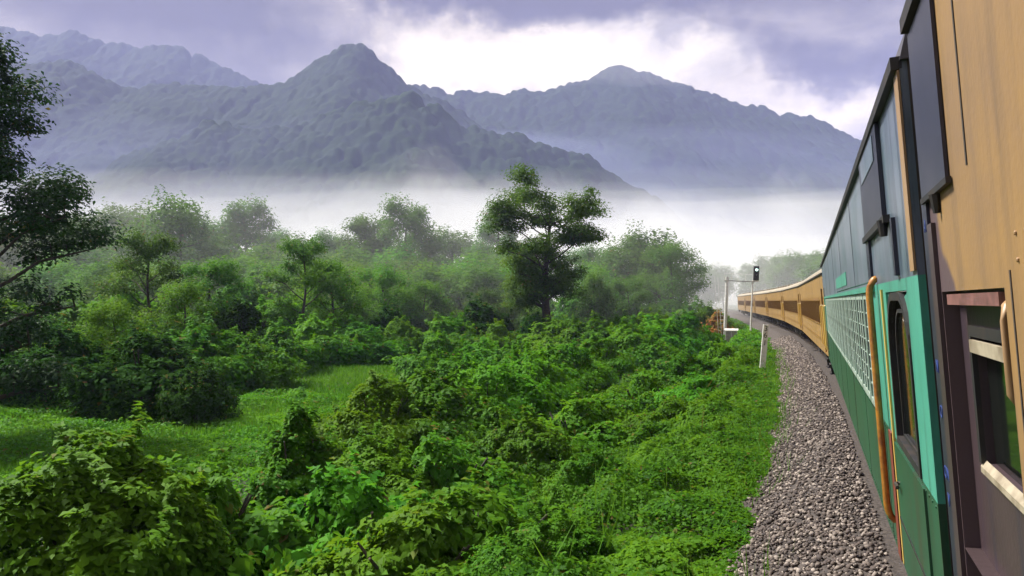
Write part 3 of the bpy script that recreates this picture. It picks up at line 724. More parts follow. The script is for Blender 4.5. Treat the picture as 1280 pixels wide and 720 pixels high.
seams(B, [2.42+2.06*k for k in range(9)], .96, 1.79, M['black']); seams(B, [4.6+3.09*k for k in range(5)], 2.80, BZ-.05, M['black'])
rivets(B, [(.05+.10*k, 1.775) for k in range(70)]+[(.05+.10*k, 1.0) for k in range(70)]+[(2.7+.12*k, 2.81) for k in range(60)], .008, M['green'])
b = MB(); b.box((.36, HALF+.0125, 1.30), (1.66, HALF+.016, 1.315)); b.build('door_seam', M['black'], B)
b = MB(); b.tube([(1.52, HALF+.012, 1.55), (1.52, HALF+.035, 1.55), (1.40, HALF+.035, 1.55)], .012, 6); b.build('door_handle', M['steel'], B)

# ------------------------------------------------------------------ lineside things
def lineside(px, d, off_z=None):
    x = (px-640)/F*d; return Vector((x, d, float(ground_z(np.array([x]), np.array([d]))[0]) if off_z is None else off_z))
p = lineside(952, 36)
r = empty('kilometre_post', p); r.rotation_euler = (0, R(5), R(-6)); tag(r, 'white lineside post with black digits standing in weeds by the ballast', 'marker post')
b = MB(); b.prism([(-.05, -.2), (-.05, 2.25), (-.03, 2.31), (.03, 2.31), (.05, 2.25), (.05, -.2)], -.125, .125); b.build('post', M['white'], r)
M['black_paint'] = mat('black paint', (.012, .012, .012), .5)
for s, z in (('3', 2.10), ('6', 1.78), ('1', 1.42)):
    q = text_mesh('digit', s, .36, M['black_paint'], r, .002); q.location = (0, -.0525, z); q.rotation_euler = (R(90), 0, 0)
D = 80.0
p = lineside(938, D)
r = empty('railway_signal', p); r.rotation_euler = (0, R(2.5), 0); tag(r, 'white signal post with black lamp head and side arm beside the train', 'railway signal')
H = 2.55+(376-352)/F*D-p.z
def bx(nm, a, c, m, par=r): b = MB(); b.box(a, c); return b.build(nm, m, par)
b = MB(); b.tube([(0, 0, -.3), (0, 0, H+.1)], [.10, .075], 10); b.build('post', M['white'], r)
hd = MB(); hd.prism([(-.14, 0), (-.14, 1.35), (-.08, 1.5), (.08, 1.5), (.14, 1.35), (.14, 0)], -.26, .26); hd = hd.build('signal_head', M['black'], r); hd.location = (.35, 0, H+.15)
bx('bracket', (-.05, -.05, H), (.6, .05, H+.15), M['white'])
M['lamp'] = mat('lit signal lens', (.5, .7, .6), .3)
_b = M['lamp'].node_tree.nodes['Principled BSDF']; _b.inputs['Emission Color'].default_value = (.65, 1, .85, 1); _b.inputs['Emission Strength'].default_value = 2.0
b = MB(); b.tube([(0, -.15, 1.12), (0, -.165, 1.12)], .13, 14); b.build('lens', M['lamp'], hd)
for z in (.75, .38): b = MB(); b.tube([(0, -.15, z), (0, -.16, z)], .11, 14); b.build('lens', M['glass'], hd)
b = MB()
for z in (1.12, .75, .38):
    b.tube([(0, -.141, z+.15), (0, -.32, z+.13)], [.09, .07], 8)
b.build('hood', M['black'], hd)
W = (938-906)/F*D
bx('platform', (-W-.3, -.12, H-.05), (.2, .12, H+.03), M['concrete'])
b = MB(); b.tube([(-W-.3, 0, H+.75), (.0, 0, H+.75)], .02, 6)
for k in range(5): x = -W-.3+k*(W+.3)/4; b.tube([(x, 0, H), (x, 0, H+.75)], .018, 6)
b.build('guard_rail', M['white'], r)
b = MB(); b.tube([(-W, 0, -.8), (-W, 0, H+.4)], .17, 10); b.build('post', M['white'], r)
b = MB()
for s in (-.16, .16): b.tube([(-W-.45+s, 0, -.8), (-W-1.15+s, 0, H+.3)], .02, 6)
for k in range(14): z = -.3+k*.4; b.tube([(-W-.61, 0, z), (-W-.29, 0, z)], .015, 5)
b.build('ladder', M['white'], r)
p = lineside(914, 72)
r = empty('relay_box', p, R(-15)); tag(r, 'small white trackside cabinet half hidden in weeds', 'cabinet')
b = MB(); b.box((-.55, -.35, -.1), (.55, .35, 1.5)); c = b.build('cabinet', M['white'], r)
b = MB(); b.prism([(-.42, 1.5), (0, 1.66), (.42, 1.5)], -.62, .62); b.build('lid', M['white'], r)
b = MB(); b.box((-.5, -.365, .1), (-.02, -.352, 1.4)); b.box((.02, -.365, .1), (.5, -.352, 1.4)); b.build('door', M['concrete'], r)

# ------------------------------------------------------------------ foliage generators
def leaf_quads(P, Nn, L, rng, wr=0.55, fold=0.12, droop=None):
    """kite-shaped folded leaves: centres P, normals Nn, lengths L"""
    n = len(P); r = rng.normal(size=(n, 3)); Nn = Nn/np.linalg.norm(Nn, axis=1, keepdims=True)
    a = r-(r*Nn).sum(1, keepdims=True)*Nn
    a /= np.linalg.norm(a, axis=1, keepdims=True)+1e-9; b = np.cross(Nn, a); L = L[:, None]
    base = P-a*L*0.5; tip = P+a*L*0.5-Nn*L*0.10; mid = P-a*L*0.08+Nn*L*0.0
    l = mid+b*L*wr*0.5+Nn*L*fold; rr = mid-b*L*wr*0.5+Nn*L*fold
    return np.stack([base, l, tip, rr], 1).reshape(-1, 3)
def unit(n, rng):
    v = rng.normal(size=(n, 3)); return v/np.linalg.norm(v, axis=1, keepdims=True)
def bush_data(seed, rx, ry, h, nleaf, leaf, lobes=14, drape=0.35, low=.55):
    """a vine-hung mound: leaves over a cluster of lobes"""
    rng = np.random.default_rng(seed); C = []; Rr = []
    for k in range(lobes):
        a = k*2.4+rng.uniform(-.4, .4); q = math.sqrt((k+.3)/lobes)*.78
        hh = h*(1-0.6*q**1.5)*rng.uniform(low, 1.0) if k else h*(.98 if low < .7 else .85)
        C.append((rx*q*math.cos(a), ry*q*math.sin(a), hh*.62)); Rr.append((rx*rng.uniform(.26, .42), ry*rng.uniform(.26, .42), hh*rng.uniform(.34, .42)))
    C = np.array(C); Rr = np.array(Rr); w = (Rr[:, 0]*Rr[:, 2]); w = w/w.sum()
    k = rng.choice(lobes, nleaf, p=w); u = unit(nleaf, rng); u[:, 2] = np.where(u[:, 2] < -.35, -u[:, 2], u[:, 2])
    P = C[k]+u*Rr[k]*(1-0.30*rng.random((nleaf, 1))**2.2)
    # ragged: knock back leaves by a coarse noise, thin out inner ones
    nz = fbm(P[:, 0]/(rx*.22)+seed, P[:, 2]/(h*.22)+P[:, 1]/(ry*.3), 2); P += u*(nz[:, None]-.5)*np.array([rx*.22, ry*.22, h*.16])
    inside = np.zeros(nleaf, bool)
    for j in range(lobes): inside |= (((P-C[j])/(Rr[j]*.80))**2).sum(1) < 1
    keep = (~inside) | (rng.random(nleaf) < .10)
    P, u = P[keep], u[keep]
    # young shoots sticking out of the surface
    ns = 46; q = rng.choice(len(P), ns); per = max(10, nleaf//420); t = rng.random((ns, per)); dr = u[q]*.6+np.array([0, 0, .75])+rng.normal(size=(ns, 3))*.35
    S = P[q][:, None, :]+dr[:, None, :]*t[..., None]*h*rng.uniform(.06, .2, (ns, 1, 1)); S[..., 2] -= t**2*h*.04; S = S.reshape(-1, 3)+rng.normal(size=(ns*per, 3))*leaf*.3
    P = np.concatenate([P, S]); u = np.concatenate([u, np.repeat(dr, per, 0)])
    # curtains hanging down to the ground
    m = int(len(P)*drape); a = rng.uniform(0, 6.283, m); rad = rng.uniform(.70, 1.0, m); 
    D2 = np.stack([rx*rad*np.cos(a), ry*rad*np.sin(a), h*.55*rng.random(m)], -1); D2 += (fbm(a*3+seed, D2[:, 2]*2, 2)-.5)[:, None]*np.array([rx*.5, ry*.5, 0])
    P = np.concatenate([P, D2]); u = np.concatenate([u, np.stack([np.cos(a), np.sin(a), .2+0*a], -1)])
    Nn = u*.9+np.array([0, 0, .65])+unit(len(P), rng)*.55
    return leaf_quads(P, Nn, leaf*rng.uniform(.6, 1.3, len(P)), rng), len(P)
def stems(rx, ry, h, seed, n=6, r0=.05):
    rr = random.Random(seed); b = MB()
    for k in range(n):
        a = k*2.1+rr.random(); x, y = rx*.45*math.cos(a), ry*.45*math.sin(a)
        b.tube([(x*.15, y*.15, -.3), (x*.4, y*.4, h*.35), (x*.9+rr.uniform(-.1, .1), y*.9, h*.75)], [r0, r0*.7, r0*.3], 6)
    return b
BUSH = {}
def bush_proto(key, seed, rx, ry, h, nleaf, leaf, m, drape=.35, lobes=14, r0=.05, low=.6):
    V, n = bush_data(seed, rx, ry, h, nleaf, leaf, lobes, drape, low)
    fm = quads_mesh('foliage', V, n, m)
    s = stems(rx, ry, h, seed, 6, r0).build('stem', M['bark']); sm = s.data; bpy.data.objects.remove(s)
    BUSH[key] = (fm, sm, rx, h)
def put_bush(key, loc, sx, sz, rz, name, label, cat='bush', group=None):
    fm, sm, rx, h = BUSH[key]
    r = empty(name, loc, rz); r.scale = (sx, sx, sz); tag(r, label, cat, group)
    link('foliage', fm, r); link('stem', sm, r); return r
def tree_data(seed, H, Rc, r0, nl, leaf, base=.32, flat=.30, nlimb=12, top=1.0, spread=None, pads=5, padr=.24):
    """tapered trunk with rising limbs, twigs and leaf pads; returns MB of wood and leaf vertices"""
    rr = random.Random(seed); rng = np.random.default_rng(seed); b = MB()
    bx_, by_ = rr.uniform(-.05, .05)*H, rr.uniform(-.05, .05)*H
    ax = lambda t: Vector((bx_*math.sin(t*2.2)+.02*H*math.sin(t*7+seed), by_*math.sin(t*1.9)+.02*H*math.sin(t*5), H*t))
    ts = [0, .1, .25, .4, .55, .7, .85, .96]
    b.tube([ax(t)-Vector((0, 0, .5 if t == 0 else 0)) for t in ts], [r0*1.35*(1-t)**.8+.02 for t in ts], 9)
    C = []; 
    for k in range(nlimb):
        t = base+(0.95-base)*(k+.5)/nlimb; a = k*2.399+rr.uniform(-.5, .5)
        q = (t-base)/(1-base)
        prof = spread(q) if spread else (0.75+0.5*math.sin(math.pi*min(1, q*1.1)))*(1-.45*q)
        ln = Rc*prof*rr.uniform(.7, 1.1); p0 = ax(t); d = Vector((math.cos(a), math.sin(a), 0))
        rise = ln*rr.uniform(.15, .5); p1 = p0+d*ln*.5+Vector((0, 0, rise*.7)); p2 = p0+d*ln+Vector((0, 0, rise))
        rl = r0*.5*(1-t)+.03*r0+.02
        b.tube([p0, p0+d*ln*.25+Vector((0, 0, rise*.3)), p1, p2], [rl, rl*.8, rl*.6, rl*.25], 6)
        for j in range(pads):
            f = .35+.65*(j+1)/pads; c = p0.lerp(p2, f)+Vector((0, 0, rise*.25*math.sin(math.pi*f)))
            side = Vector((-d.y, d.x, 0))*rr.uniform(-1, 1)*ln*.34*(1 if j < pads-1 else .3); e = c+side+Vector((0, 0, rr.uniform(0, .06)*H))
            b.tube([c, c.lerp(e, .5)+Vector((0, 0, .01*H)), e], [rl*.35, rl*.25, rl*.12], 5)
            C.append((e, Rc*padr*rr.uniform(.45, 1.35)))
    C.append((ax(.98), Rc*padr*1.1)); C.append((ax(.9), Rc*padr*1.2))
    cc = np.array([tuple(c) for c, s in C]); rs = np.array([s for c, s in C]); w = rs**2/np.sum(rs**2)
    k = rng.choice(len(C), nl, p=w); u = unit(nl, rng)
    P = cc[k]+u*(rng.random((nl, 1))**.5)*np.exp(rng.normal(size=(nl, 1))*.10)*rs[k][:, None]*np.array([1, 1, flat*1.6])+rng.normal(size=(nl, 3))*leaf*.35; P[:, 2] -= ((u[:, 0]**2+u[:, 1]**2)*rs[k]*.18)
    Nn = u*np.array([.5, .5, .3])+np.array([0, 0, .8])+unit(nl, rng)*.55
    return b, leaf_quads(P, Nn, leaf*rng.uniform(.6, 1.35, nl), rng, .5), nl
TREE = {}
def tree_proto(key, m, **kw):
    b, V, n = tree_data(**kw); cm = quads_mesh('crown', V, n, m)
    o = b.build('trunk', M['bark'], None, True); tm = o.data; bpy.data.objects.remove(o); TREE[key] = (tm, cm, kw['H'])
def put_tree(key, loc, sc, rz, name, label, group=None, szz=None, lean=0):
    tm, cm, H = TREE[key]; r = empty(name, loc, rz); r.scale = (sc, sc, szz or sc); r.rotation_euler = (0, lean, rz); tag(r, label, 'tree', group)
    link('trunk', tm, r); link('crown', cm, r); return r
def gz(x, y): return float(ground_z(np.array([x]), np.array([y]))[0])

# ------------------------------------------------------------------ trees
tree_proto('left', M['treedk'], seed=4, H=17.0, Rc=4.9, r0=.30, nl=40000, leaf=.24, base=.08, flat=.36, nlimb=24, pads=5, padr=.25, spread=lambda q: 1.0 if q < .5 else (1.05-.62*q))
tree_proto('center', M['tree'], seed=11, H=15.0, Rc=5.4, r0=.38, nl=40000, leaf=.28, base=.28, flat=.36, nlimb=28, pads=5, padr=.27, spread=lambda q: .7 if q < .3 else (.95 if q < .7 else 1.0))
tree_proto('umbrella', M['tree'], seed=23, H=12.0, Rc=6.5, r0=.30, nl=16000, leaf=.34, base=.12, flat=.42, nlimb=17, pads=5, padr=.27)
tree_proto('round', M['tree'], seed=31, H=20.0, Rc=7.0, r0=.40, nl=15000, leaf=.50, base=.18, flat=.55, nlimb=18, pads=5, padr=.27)
tree_proto('tall', M['tree'], seed=37, H=22.0, Rc=5.6, r0=.36, nl=12000, leaf=.50, base=.20, flat=.60, nlimb=17, pads=5, padr=.30)
tree_proto('dense', M['tree'], seed=43, H=14.0, Rc=8.0, r0=.40, nl=15000, leaf=.52, base=.08, flat=.60, nlimb=18, pads=5, padr=.29)
tree_proto('sapling', M['vine_far'], seed=51, H=8.0, Rc=3.4, r0=.13, nl=11000, leaf=.24, base=.03, flat=.60, nlimb=18, pads=5, padr=.30)
tree_proto('sparse', M['tree'], seed=57, H=9.5, Rc=4.2, r0=.15, nl=9000, leaf=.26, base=.20, flat=.38, nlimb=14, pads=5, padr=.25)
tree_proto('bushy', M['vine_far'], seed=63, H=9.0, Rc=5.2, r0=.2, nl=10000, leaf=.36, base=.02, flat=.65, nlimb=18, pads=5, padr=.30)

def tree_px(key, px, ytop, d, rz, name, label, group=None, wide=1.0, lean=0):
    x = (px-640)/F*d; z = gz(x, d); H = CAMZ+(HOR-ytop)/F*d-z; s = H/(TREE[key][2]*1.09)
    return put_tree(key, (x, d, z), s*wide, rz, name, label, group, s, lean)
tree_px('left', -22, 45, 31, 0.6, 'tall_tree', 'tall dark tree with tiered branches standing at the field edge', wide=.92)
tree_px('center', 688, 232, 78, 2.1, 'tall_tree', 'tall vine-clad tree with flat umbrella top rising from the thicket', wide=.98, lean=R(3))
tree_px('umbrella', 838, 300, 108, 0.4, 'wide_tree', 'flat-topped tree with a branch reaching towards the signal', wide=.72)
tree_px('dense', 798, 296, 122, 1.4, 'wide_tree', 'pale hazy tree just behind the flat-topped one')
HZ = 'hazy trees at the edge of the mist'
for px, yt, d, key, rz, nm, lb, wd in (
    (515, 249, 138, 'round', .3, 'misty_tree', 'round-crowned grey tree standing alone in the mist', .95),
    (447, 260, 140, 'tall', 1.7, 'misty_tree', 'twin-topped hazy tree left of the round-crowned grey tree', 1.15),
    (619, 246, 150, 'tall', 2.6, 'misty_tree', 'thin faded tree in mist behind the tall umbrella tree', .9),
    (302, 247, 150, 'round', 4.0, 'misty_tree', 'broad pale tree dissolving into the mist', 1.0),
    (232, 258, 128, 'dense', 1.0, 'misty_tree', 'low spreading tree at the mist edge above the meadow', .8)):
    tree_px(key, px, yt, d, rz, nm, lb, None, wd)
rr = random.Random(12)
keys = ['round', 'dense', 'tall', 'dense', 'round', 'umbrella']
for k, (px, yt, d) in enumerate(((105, 252, 150), (150, 245, 165), (185, 264, 145), (265, 272, 155), (345, 268, 160), (385, 272, 150), (415, 278, 145), (478, 284, 150), (548, 290, 142), (572, 282, 155), (592, 287, 140),
                                 (640, 282, 132), (655, 292, 125), (60, 258, 140), (20, 262, 150), (-30, 255, 135), (-80, 250, 130), (735, 282, 130), (765, 298, 122), (815, 305, 130))):
    tree_px(keys[k % 6], px, yt+12+6*(k % 3), d, rr.random()*6.28, 'misty_tree', 'faint tree in the hazy wood below the hills', 'faint trees of the hazy wood', rr.uniform(.85, 1.15))
for k, (px, yt, d) in enumerate(((-20, 318, 100), (60, 312, 104), (120, 316, 98), (170, 322, 92), (215, 312, 108), (255, 318, 102), (300, 308, 112), (335, 316, 104), (375, 312, 110), (425, 310, 116), (455, 318, 106), (500, 312, 118), (535, 318, 110), (575, 314, 116), (610, 322, 108), (645, 318, 112), (745, 318, 112), (90, 298, 122), (200, 294, 126), (330, 296, 128), (410, 298, 126), (490, 300, 128), (600, 304, 124))):
    tree_px(('bushy', 'dense')[k % 3 == 2], px, yt+16, d, rr.random()*6.28, 'wood_tree', 'pale green bushy tree in the wood behind the meadow mounds', 'bushy trees of the near wood', rr.uniform(1.0, 1.35))
for k, (px, yt, d) in enumerate(((962, 322, 225), (985, 316, 215), (1008, 320, 200), (1030, 314, 190), (1052, 318, 185), (940, 330, 240), (1075, 310, 170), (905, 338, 250), (885, 335, 240), (868, 330, 230))):
    tree_px(keys[(k+1) % 6], px, yt, d, rr.random()*6.28, 'misty_tree', 'grey green tree in the hazy wood beyond the train', 'trees beyond the train', rr.uniform(1.0, 1.4))
# slender trees in the thicket
for px, yt, d, key, rz, lb, wd in (
    (192, 284, 64, 'sparse', .2, 'sparse dark-leaved tree standing over the thicket', .75),
    (262, 318, 60, 'sparse', 1.9, 'leaning thin-crowned tree right of the sparse dark tree', .9),
    (228, 350, 50, 'sapling', 2.8, 'yellow-green young tree below the sparse dark tree', .9),
    (375, 290, 70, 'sparse', 3.3, 'dark-topped tree above the vine mounds by the meadow', .75),
    (412, 325, 76, 'sapling', 4.1, 'young green tree right of the dark-topped tree', 1.0),
    (480, 330, 88, 'sapling', 5.0, 'bushy young tree at the far end of the meadow', 1.1),
    (532, 350, 90, 'sapling', .9, 'short dark tree between meadow and umbrella tree', 1.0),
    (140, 372, 46, 'sapling', 3.7, 'leafy young tree left of the creeper-hung bush mass', .9),
    (612, 360, 90, 'umbrella', 3.0, 'low wide tree left of the umbrella tree trunk', .7),
    (740, 345, 92, 'dense', 3.9, 'low dense tree right of the umbrella tree trunk', .6),
    (782, 345, 98, 'umbrella', 5.1, 'bushy tree in the thicket below the flat-topped tree', .8)):
    tree_px(key, px, yt, d, rz, 'small_tree', lb, None, wd)

# ------------------------------------------------------------------ bushes
bush_proto('near', 3, 1.9, 1.7, 3.4, 24000, .155, M['vine'], .5, 20, low=.8)
bush_proto('column', 5, 1.0, .95, 3.4, 12000, .14, M['vine'], .9, 9)
bush_proto('hedge1', 7, 2.2, 2.0, 3.0, 19000, .17, M['vine_far'], .6, 16)
bush_proto('hedge2', 9, 2.6, 2.1, 2.7, 19000, .17, M['vine_far'], .55, 18)
bush_proto('mound', 13, 3.0, 2.6, 3.2, 13000, .22, M['vine_far'], .3, 18)
bush_proto('dark', 15, 2.2, 2.2, 3.6, 12000, .20, M['dark'], .5, 15)
bush_proto('low', 17, 1.6, 1.5, 1.1, 7000, .14, M['vine'], .25, 12)
def bush_px(key, px, ytop, d, rz, label, name='vine_bush', group=None, wide=1.0):
    x = (px-640)/F*d; z = gz(x, d); H = CAMZ+(HOR-ytop)/F*d-z; s = H/(BUSH[key][3]*.98)
    return put_bush(key, (x, d, z-.05), wide*max(.5, min(1.6, s)), s, rz, name, label, 'bush', group)
bush_px('near', 100, 520, 12.0, .4, 'big broad-leaved bush beside the embankment foot, left of the vine-wrapped stump', 'broad_leaf_bush')
bush_px('column', 372, 500, 16.5, 1.2, 'upright vine-wrapped stump standing alone in the ground cover', 'vine_column', wide=1.0)
bush_px('low', 255, 590, 14.0, 2.2, 'low leafy bush between the broad-leaved bush and the vine-wrapped stump')
HG = 'vine bushes in the hedge row'
HL = 'vine-covered bush in the hedge row running beside the embankment'
rr = random.Random(4)
for k, (px, yt, d) in enumerate(((478, 474, 25), (545, 470, 26), (610, 462, 31), (560, 452, 36), (665, 448, 37), (705, 436, 43), (748, 425, 50), (640, 440, 46), (600, 432, 50), (545, 424, 52), (790, 414, 57), (825, 405, 65), (858, 398, 74), (885, 392, 86), (815, 398, 80), (775, 402, 72), (735, 408, 66))):
    bush_px(('hedge1', 'hedge2', 'mound')[k % 3], px, yt-9, d, rr.random()*6.28, HL, 'vine_bush', HG, rr.uniform(.95, 1.2))
for k, (px, yt, d) in enumerate(((560, 548, 19), (650, 520, 22), (720, 500, 26), (610, 610, 13.5), (745, 560, 17), (520, 640, 12.5), (800, 470, 33), (850, 440, 42), (880, 470, 30), (450, 590, 15), (690, 640, 11.5), (905, 430, 44), (840, 500, 25), (470, 545, 19))):
    bush_px(('low', 'hedge2')[k % 3 == 1], px, yt, d, rr.random()*6.28, 'rounded creeper mound on the embankment slope between hedge row and ballast', 'creeper_mound', 'creeper mounds on the embankment slope', rr.uniform(.8, 1.2))
for px, yt, d, key, lb, wd in (
    (180, 408, 39, 'dark', 'dark shaded bush mass hung with creepers', 1.25),
    (312, 372, 58, 'dark', 'tall dark creeper-hung clump behind the meadow', .9),
    (250, 452, 36, 'dark', 'dark low clump in the shade of the creeper mass', .9),
    (590, 372, 80, 'dark', 'dark clump left of the umbrella tree trunk', 1.2),
    (482, 378, 78, 'dark', 'dark rounded bush at the head of the meadow', .9),
    (60, 398, 42, 'dark', 'dark clump under the tall tiered tree', 1.0),
    (668, 388, 76, 'dark', 'creeper tangle around the umbrella tree foot', .8)):
    bush_px(key, px, yt, d, rr.random()*6.28, lb, 'dark_bush', None, wd)
MG = 'green vine mounds around the meadow'
for k, (px, yt, d) in enumerate(((345, 372, 72), (390, 360, 80), (430, 352, 88), (360, 345, 92), (270, 378, 60), (220, 388, 54), (460, 350, 98), (510, 362, 96), (545, 368, 92), (300, 352, 86), (150, 362, 66), (100, 378, 60), (640, 372, 92),
                                 (420, 338, 110), (350, 332, 118), (290, 336, 112), (485, 340, 118), (560, 350, 112), (720, 365, 92), (760, 362, 98), (690, 372, 100), (840, 372, 105), (865, 378, 100), (20, 372, 55), (-40, 380, 50), (300, 418, 49), (350, 402, 56), (398, 396, 62), (440, 402, 66), (500, 396, 70), (560, 394, 72), (245, 405, 47), (620, 400, 70), (700, 398, 72))):
    bush_px(('mound', 'hedge2', 'hedge1')[k % 3], px, yt, d, rr.random()*6.28, 'green vine-smothered mound in the thicket beyond the hedge row', 'vine_mound', MG, rr.uniform(1.0, 1.5))
V, n = bush_data(77, 1.5, 1.3, 2.2, 6000, .2, 12, .3); fo = quads_mesh('foliage', V, n, M['orange_leaf'])
x = (893-640)/F*82; r = empty('flowering_bush', (x, 82, gz(x, 82))); r.scale = (1.3, 1.3, 1.0); tag(r, 'orange blossoming bush next to the signal arm', 'bush'); link('foliage', fo, r)
s = stems(1.4, 1.3, 1.8, 3).build('stem', M['bark'], r)
r.scale = (1.5, 1.5, 1.75)

# ------------------------------------------------------------------ ground cover and grass (uncountable)
def cover(name, n, d0, d1, leaf, m, hmax, seed, omin=2.85, omax=15.0, label=''):
    rng = np.random.default_rng(seed)
    d = np.sqrt(rng.uniform(d0*d0, d1*d1, n*3)); px = rng.uniform(-140, 1130, n*3); x = (px-640)/F*d; y = d
    o = track_off(x, y); k = (o > omin+0.15+1.3*(fbm(x*.8, y*.8, 3)-.5)+.25*(rng.random(len(o))-.5)) & (o < omax+5*(fbm(x*.15, y*.15, 2)-.5))
    x, y, o = x[k][:n], y[k][:n], o[k][:n]
    def hh(x, y, o): return hmax*(0.10+1.5*fbm(x*.5+3, y*.5, 3)**2+.45*fbm(x*1.7, y*1.7+8, 2)**1.5)*(0.18+0.82*sstep(2.9, 5.2, o))
    h = hh(x, y, o); e = .15
    gx = (hh(x+e, y, o)-h)/e; gy = (hh(x, y+e, o)-h)/e
    f = rng.random(len(x))**.38
    hn = fbm(x*.75+40, y*.75, 3); f = f*(1-.75*sstep(.44, .33, hn))
    P = np.stack([x, y, ground_z(x, y)+h*f], -1)
    Nn = np.stack([-gx*.8, -gy*.8, np.ones_like(gx)], -1)+unit(len(x), rng)*.62
    V = leaf_quads(P, Nn, leaf*rng.uniform(.55, 1.35, len(x)), rng, .62)
    tag(link(name, quads_mesh(name, V, len(x), m)), label, kind='stuff')
cover('ground_cover', 230000, 6, 24, .098, M['cover'], .85, 1, label='leafy creeper carpet on the embankment slope near the ballast')
cover('ground_cover', 140000, 22, 52, .17, M['cover'], 1.0, 2, label='leafy creeper carpet along the embankment further on')
cover('ground_cover', 70000, 48, 130, .30, M['cover'], 1.0, 5, label='distant creeper carpet beside the far coaches')
cover('scrub', 90000, 9, 45, .15, M['vine'], .55, 8, 11, 60, label='knee-high scrub between hedge row and field')
cover('scrub', 60000, 60, 170, .40, M['vine_far'], 1.4, 9, 14, 140, label='rough scrub across the valley floor')
def grass(n, d0, d1, seed, hgt):
    rng = np.random.default_rng(seed)
    d = np.sqrt(rng.uniform(d0*d0, d1*d1, n*2)); px = rng.uniform(-200, 760, n*2); x = (px-640)/F*d; y = d; o = track_off(x, y)
    k = o > 13; x, y = x[k][:n], y[k][:n]; n = len(x); z = ground_z(x, y)
    a = rng.uniform(0, 6.283, n); w = hgt*.16*rng.uniform(.6, 1.2, n); h = hgt*rng.uniform(.6, 1.4, n)*(.5+fbm(x*.3, y*.3, 2)); b = rng.normal(size=(n, 2))*hgt*.35
    V = np.stack([np.stack([x-np.cos(a)*w, y-np.sin(a)*w, z-.02], -1), np.stack([x+np.cos(a)*w, y+np.sin(a)*w, z-.02], -1), np.stack([x+b[:, 0], y+b[:, 1], z+h], -1)], 1).reshape(-1, 3)
    tag(link('grass', quads_mesh('grass', V, n, M['grass'], 3)), 'bright green meadow grass among the bushes', kind='stuff')
def weeds(n, seed):
    rng = np.random.default_rng(seed); S = path_resample(.25, 66, 130); k = (rng.random(n)**1.5*(len(S)-1)).astype(int)
    P = np.array([(p.x, p.y, -t.y, t.x) for p, t in S])[k]; o = 2.55+rng.exponential(.9, n)
    c = fbm(P[:, 0]*1.1, P[:, 1]*1.1+o, 2); kp = (c > .47) & (o < 7); P, o = P[kp], o[kp]; n = len(o)
    x = P[:, 0]+P[:, 2]*o+rng.normal(size=n)*.1; y = P[:, 1]+P[:, 3]*o+rng.normal(size=n)*.1; z = np.maximum(ground_z(x, y), -.75); a = rng.uniform(0, 6.283, n); w = rng.uniform(.006, .014, n)*(1+y*.015); h = rng.uniform(.2, .75, n); b = rng.normal(size=(n, 2))*.2
    V = np.stack([np.stack([x-np.cos(a)*w, y-np.sin(a)*w, z-.02], -1), np.stack([x+np.cos(a)*w, y+np.sin(a)*w, z-.02], -1), np.stack([x+b[:, 0], y+b[:, 1], z+h], -1)], 1).reshape(-1, 3)
    tag(link('weeds', quads_mesh('weeds', V, n, M['grass'], 3)), 'thin grassy weeds along the ragged ballast edge', kind='stuff')
weeds(4000, 4)
grass(130000, 24, 70, 1, .32)
grass(110000, 65, 190, 2, .60)

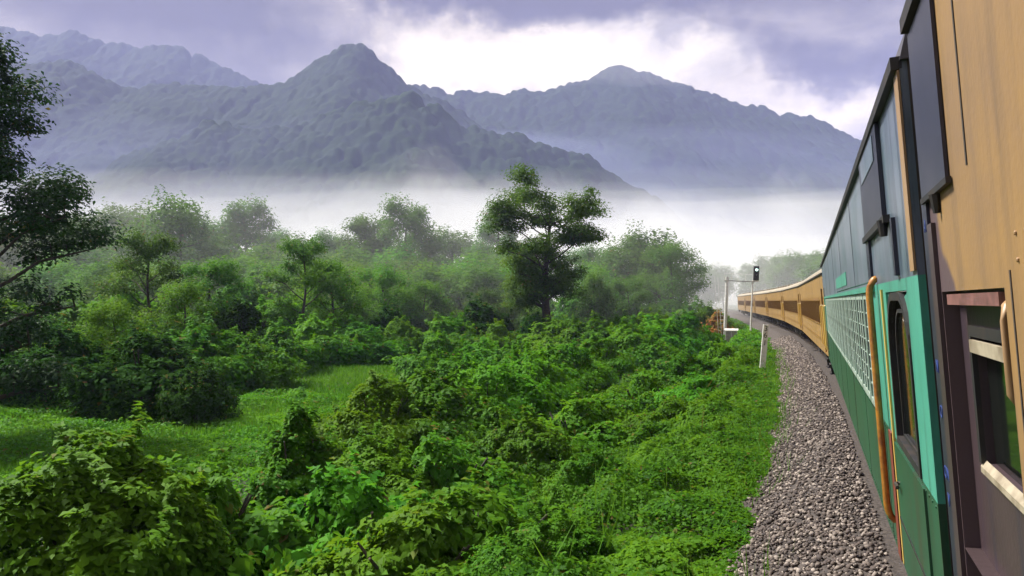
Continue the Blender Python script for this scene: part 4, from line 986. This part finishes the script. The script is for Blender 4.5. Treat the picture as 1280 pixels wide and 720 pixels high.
# ------------------------------------------------------------------ mist banks and haze
def vol_mat(name, col, dens, aniso=0.0):
    m = bpy.data.materials.new(name); m.use_nodes = True; nt = m.node_tree; nt.nodes.clear()
    out = nt.nodes.new('ShaderNodeOutputMaterial'); v = nt.nodes.new('ShaderNodeVolumePrincipled')
    v.inputs['Color'].default_value = (*col, 1); v.inputs['Density'].default_value = dens; v.inputs['Anisotropy'].default_value = aniso
    nt.links.new(v.outputs[0], out.inputs['Volume']); return m
def mist(cx, cy, z0, rx, ry, h, dens, seed, label, col=(.97, .98, 1.0), lump=.35, full=False):
    """closed lumpy cushion of even mist"""
    nu, nv = 72, 26; V = []; Fc = []
    U = np.linspace(0, 2*math.pi, nu, endpoint=False)
    for j in range(1, nv):
        t = math.pi*j/nv; s, c = math.sin(t), math.cos(t)
        x = np.cos(U)*s; y = np.sin(U)*s; zz = np.full(nu, c)
        nz = fbm(x*2.2+seed*3.7+7, y*2.2+c*1.3+11, 4)-.5
        k = 1+lump*2*nz
        for a, b_, d_, q in zip(x, y, zz, k): V.append((cx+a*rx*(.93+.07*q), cy+b_*ry*(.93+.07*q), z0+(d_ if full else max(d_, -.04))*h*(q if d_ > 0 or full else 1)))
    top = len(V); V.append((cx, cy, z0+h)); bot = len(V); V.append((cx, cy, z0-(1.0 if full else .05)*h))
    for j in range(nv-2):
        for i in range(nu): Fc.append((j*nu+i, (j+1)*nu+i, (j+1)*nu+(i+1) % nu, j*nu+(i+1) % nu))
    for i in range(nu): Fc.append((top, i, (i+1) % nu)); Fc.append((bot, (nv-2)*nu+(i+1) % nu, (nv-2)*nu+i))
    o = mesh_obj('mist_bank', V, Fc, vol_mat('mist', col, dens)); return tag(o, label, kind='stuff')
BLUE = (.56, .61, 1.0)
mist(-20, 470, LAND, 600, 320, 34, .0034, 1, 'white ground mist lying across the valley', lump=.5)
mist(-60, 480, LAND, 660, 400, 66, .0018, 2, 'thin upper mist over the valley', lump=.6)
mist(-150, 860, LAND, 900, 380, 120, .0007, 6, 'pale mist in front of the nearest wooded hill', BLUE)
mist(-350, 1180, LAND, 900, 420, 280, .0005, 7, 'blue mist between the wooded hill and the knob-shaped peak', BLUE)
mist(150, 1600, LAND, 1300, 450, 340, .0005, 8, 'blue mist below the broad mountain', BLUE)
mist(290, 1850, 600, 320, 200, 85, .0007, 5, 'cloud cap wrapped around the rounded summit', lump=.7, full=True)
wr = random.Random(8)
for k, (px, d, w, h, dn_) in enumerate(((590, 330, 70, 42, .010), (520, 420, 110, 52, .006), (650, 460, 90, 58, .006), (820, 380, 70, 48, .010), (900, 430, 80, 46, .010), (965, 460, 60, 58, .011), (760, 520, 110, 60, .006),
                                        (1030, 420, 70, 40, .008), (380, 440, 90, 46, .005), (250, 400, 90, 42, .005), (120, 420, 100, 46, .005), (700, 300, 60, 30, .007), (860, 260, 50, 24, .008), (-20, 430, 110, 50, .005))):
    mist((px-640)/F*d, d, LAND, w*.9, w*wr.uniform(.5, .8), h*1.2, dn_*.5, 20+k, 'drifting wisp of white mist rising from the ground mist', lump=.75)
b = MB(); b.box((-3800, -1100, LAND-6), (3800, 4800, 900)); hz = b.build('haze', vol_mat('valley haze', (.53, .575, 1.0), .00022, 0.0))
tag(hz, 'pale blue haze filling the valley', kind='stuff')
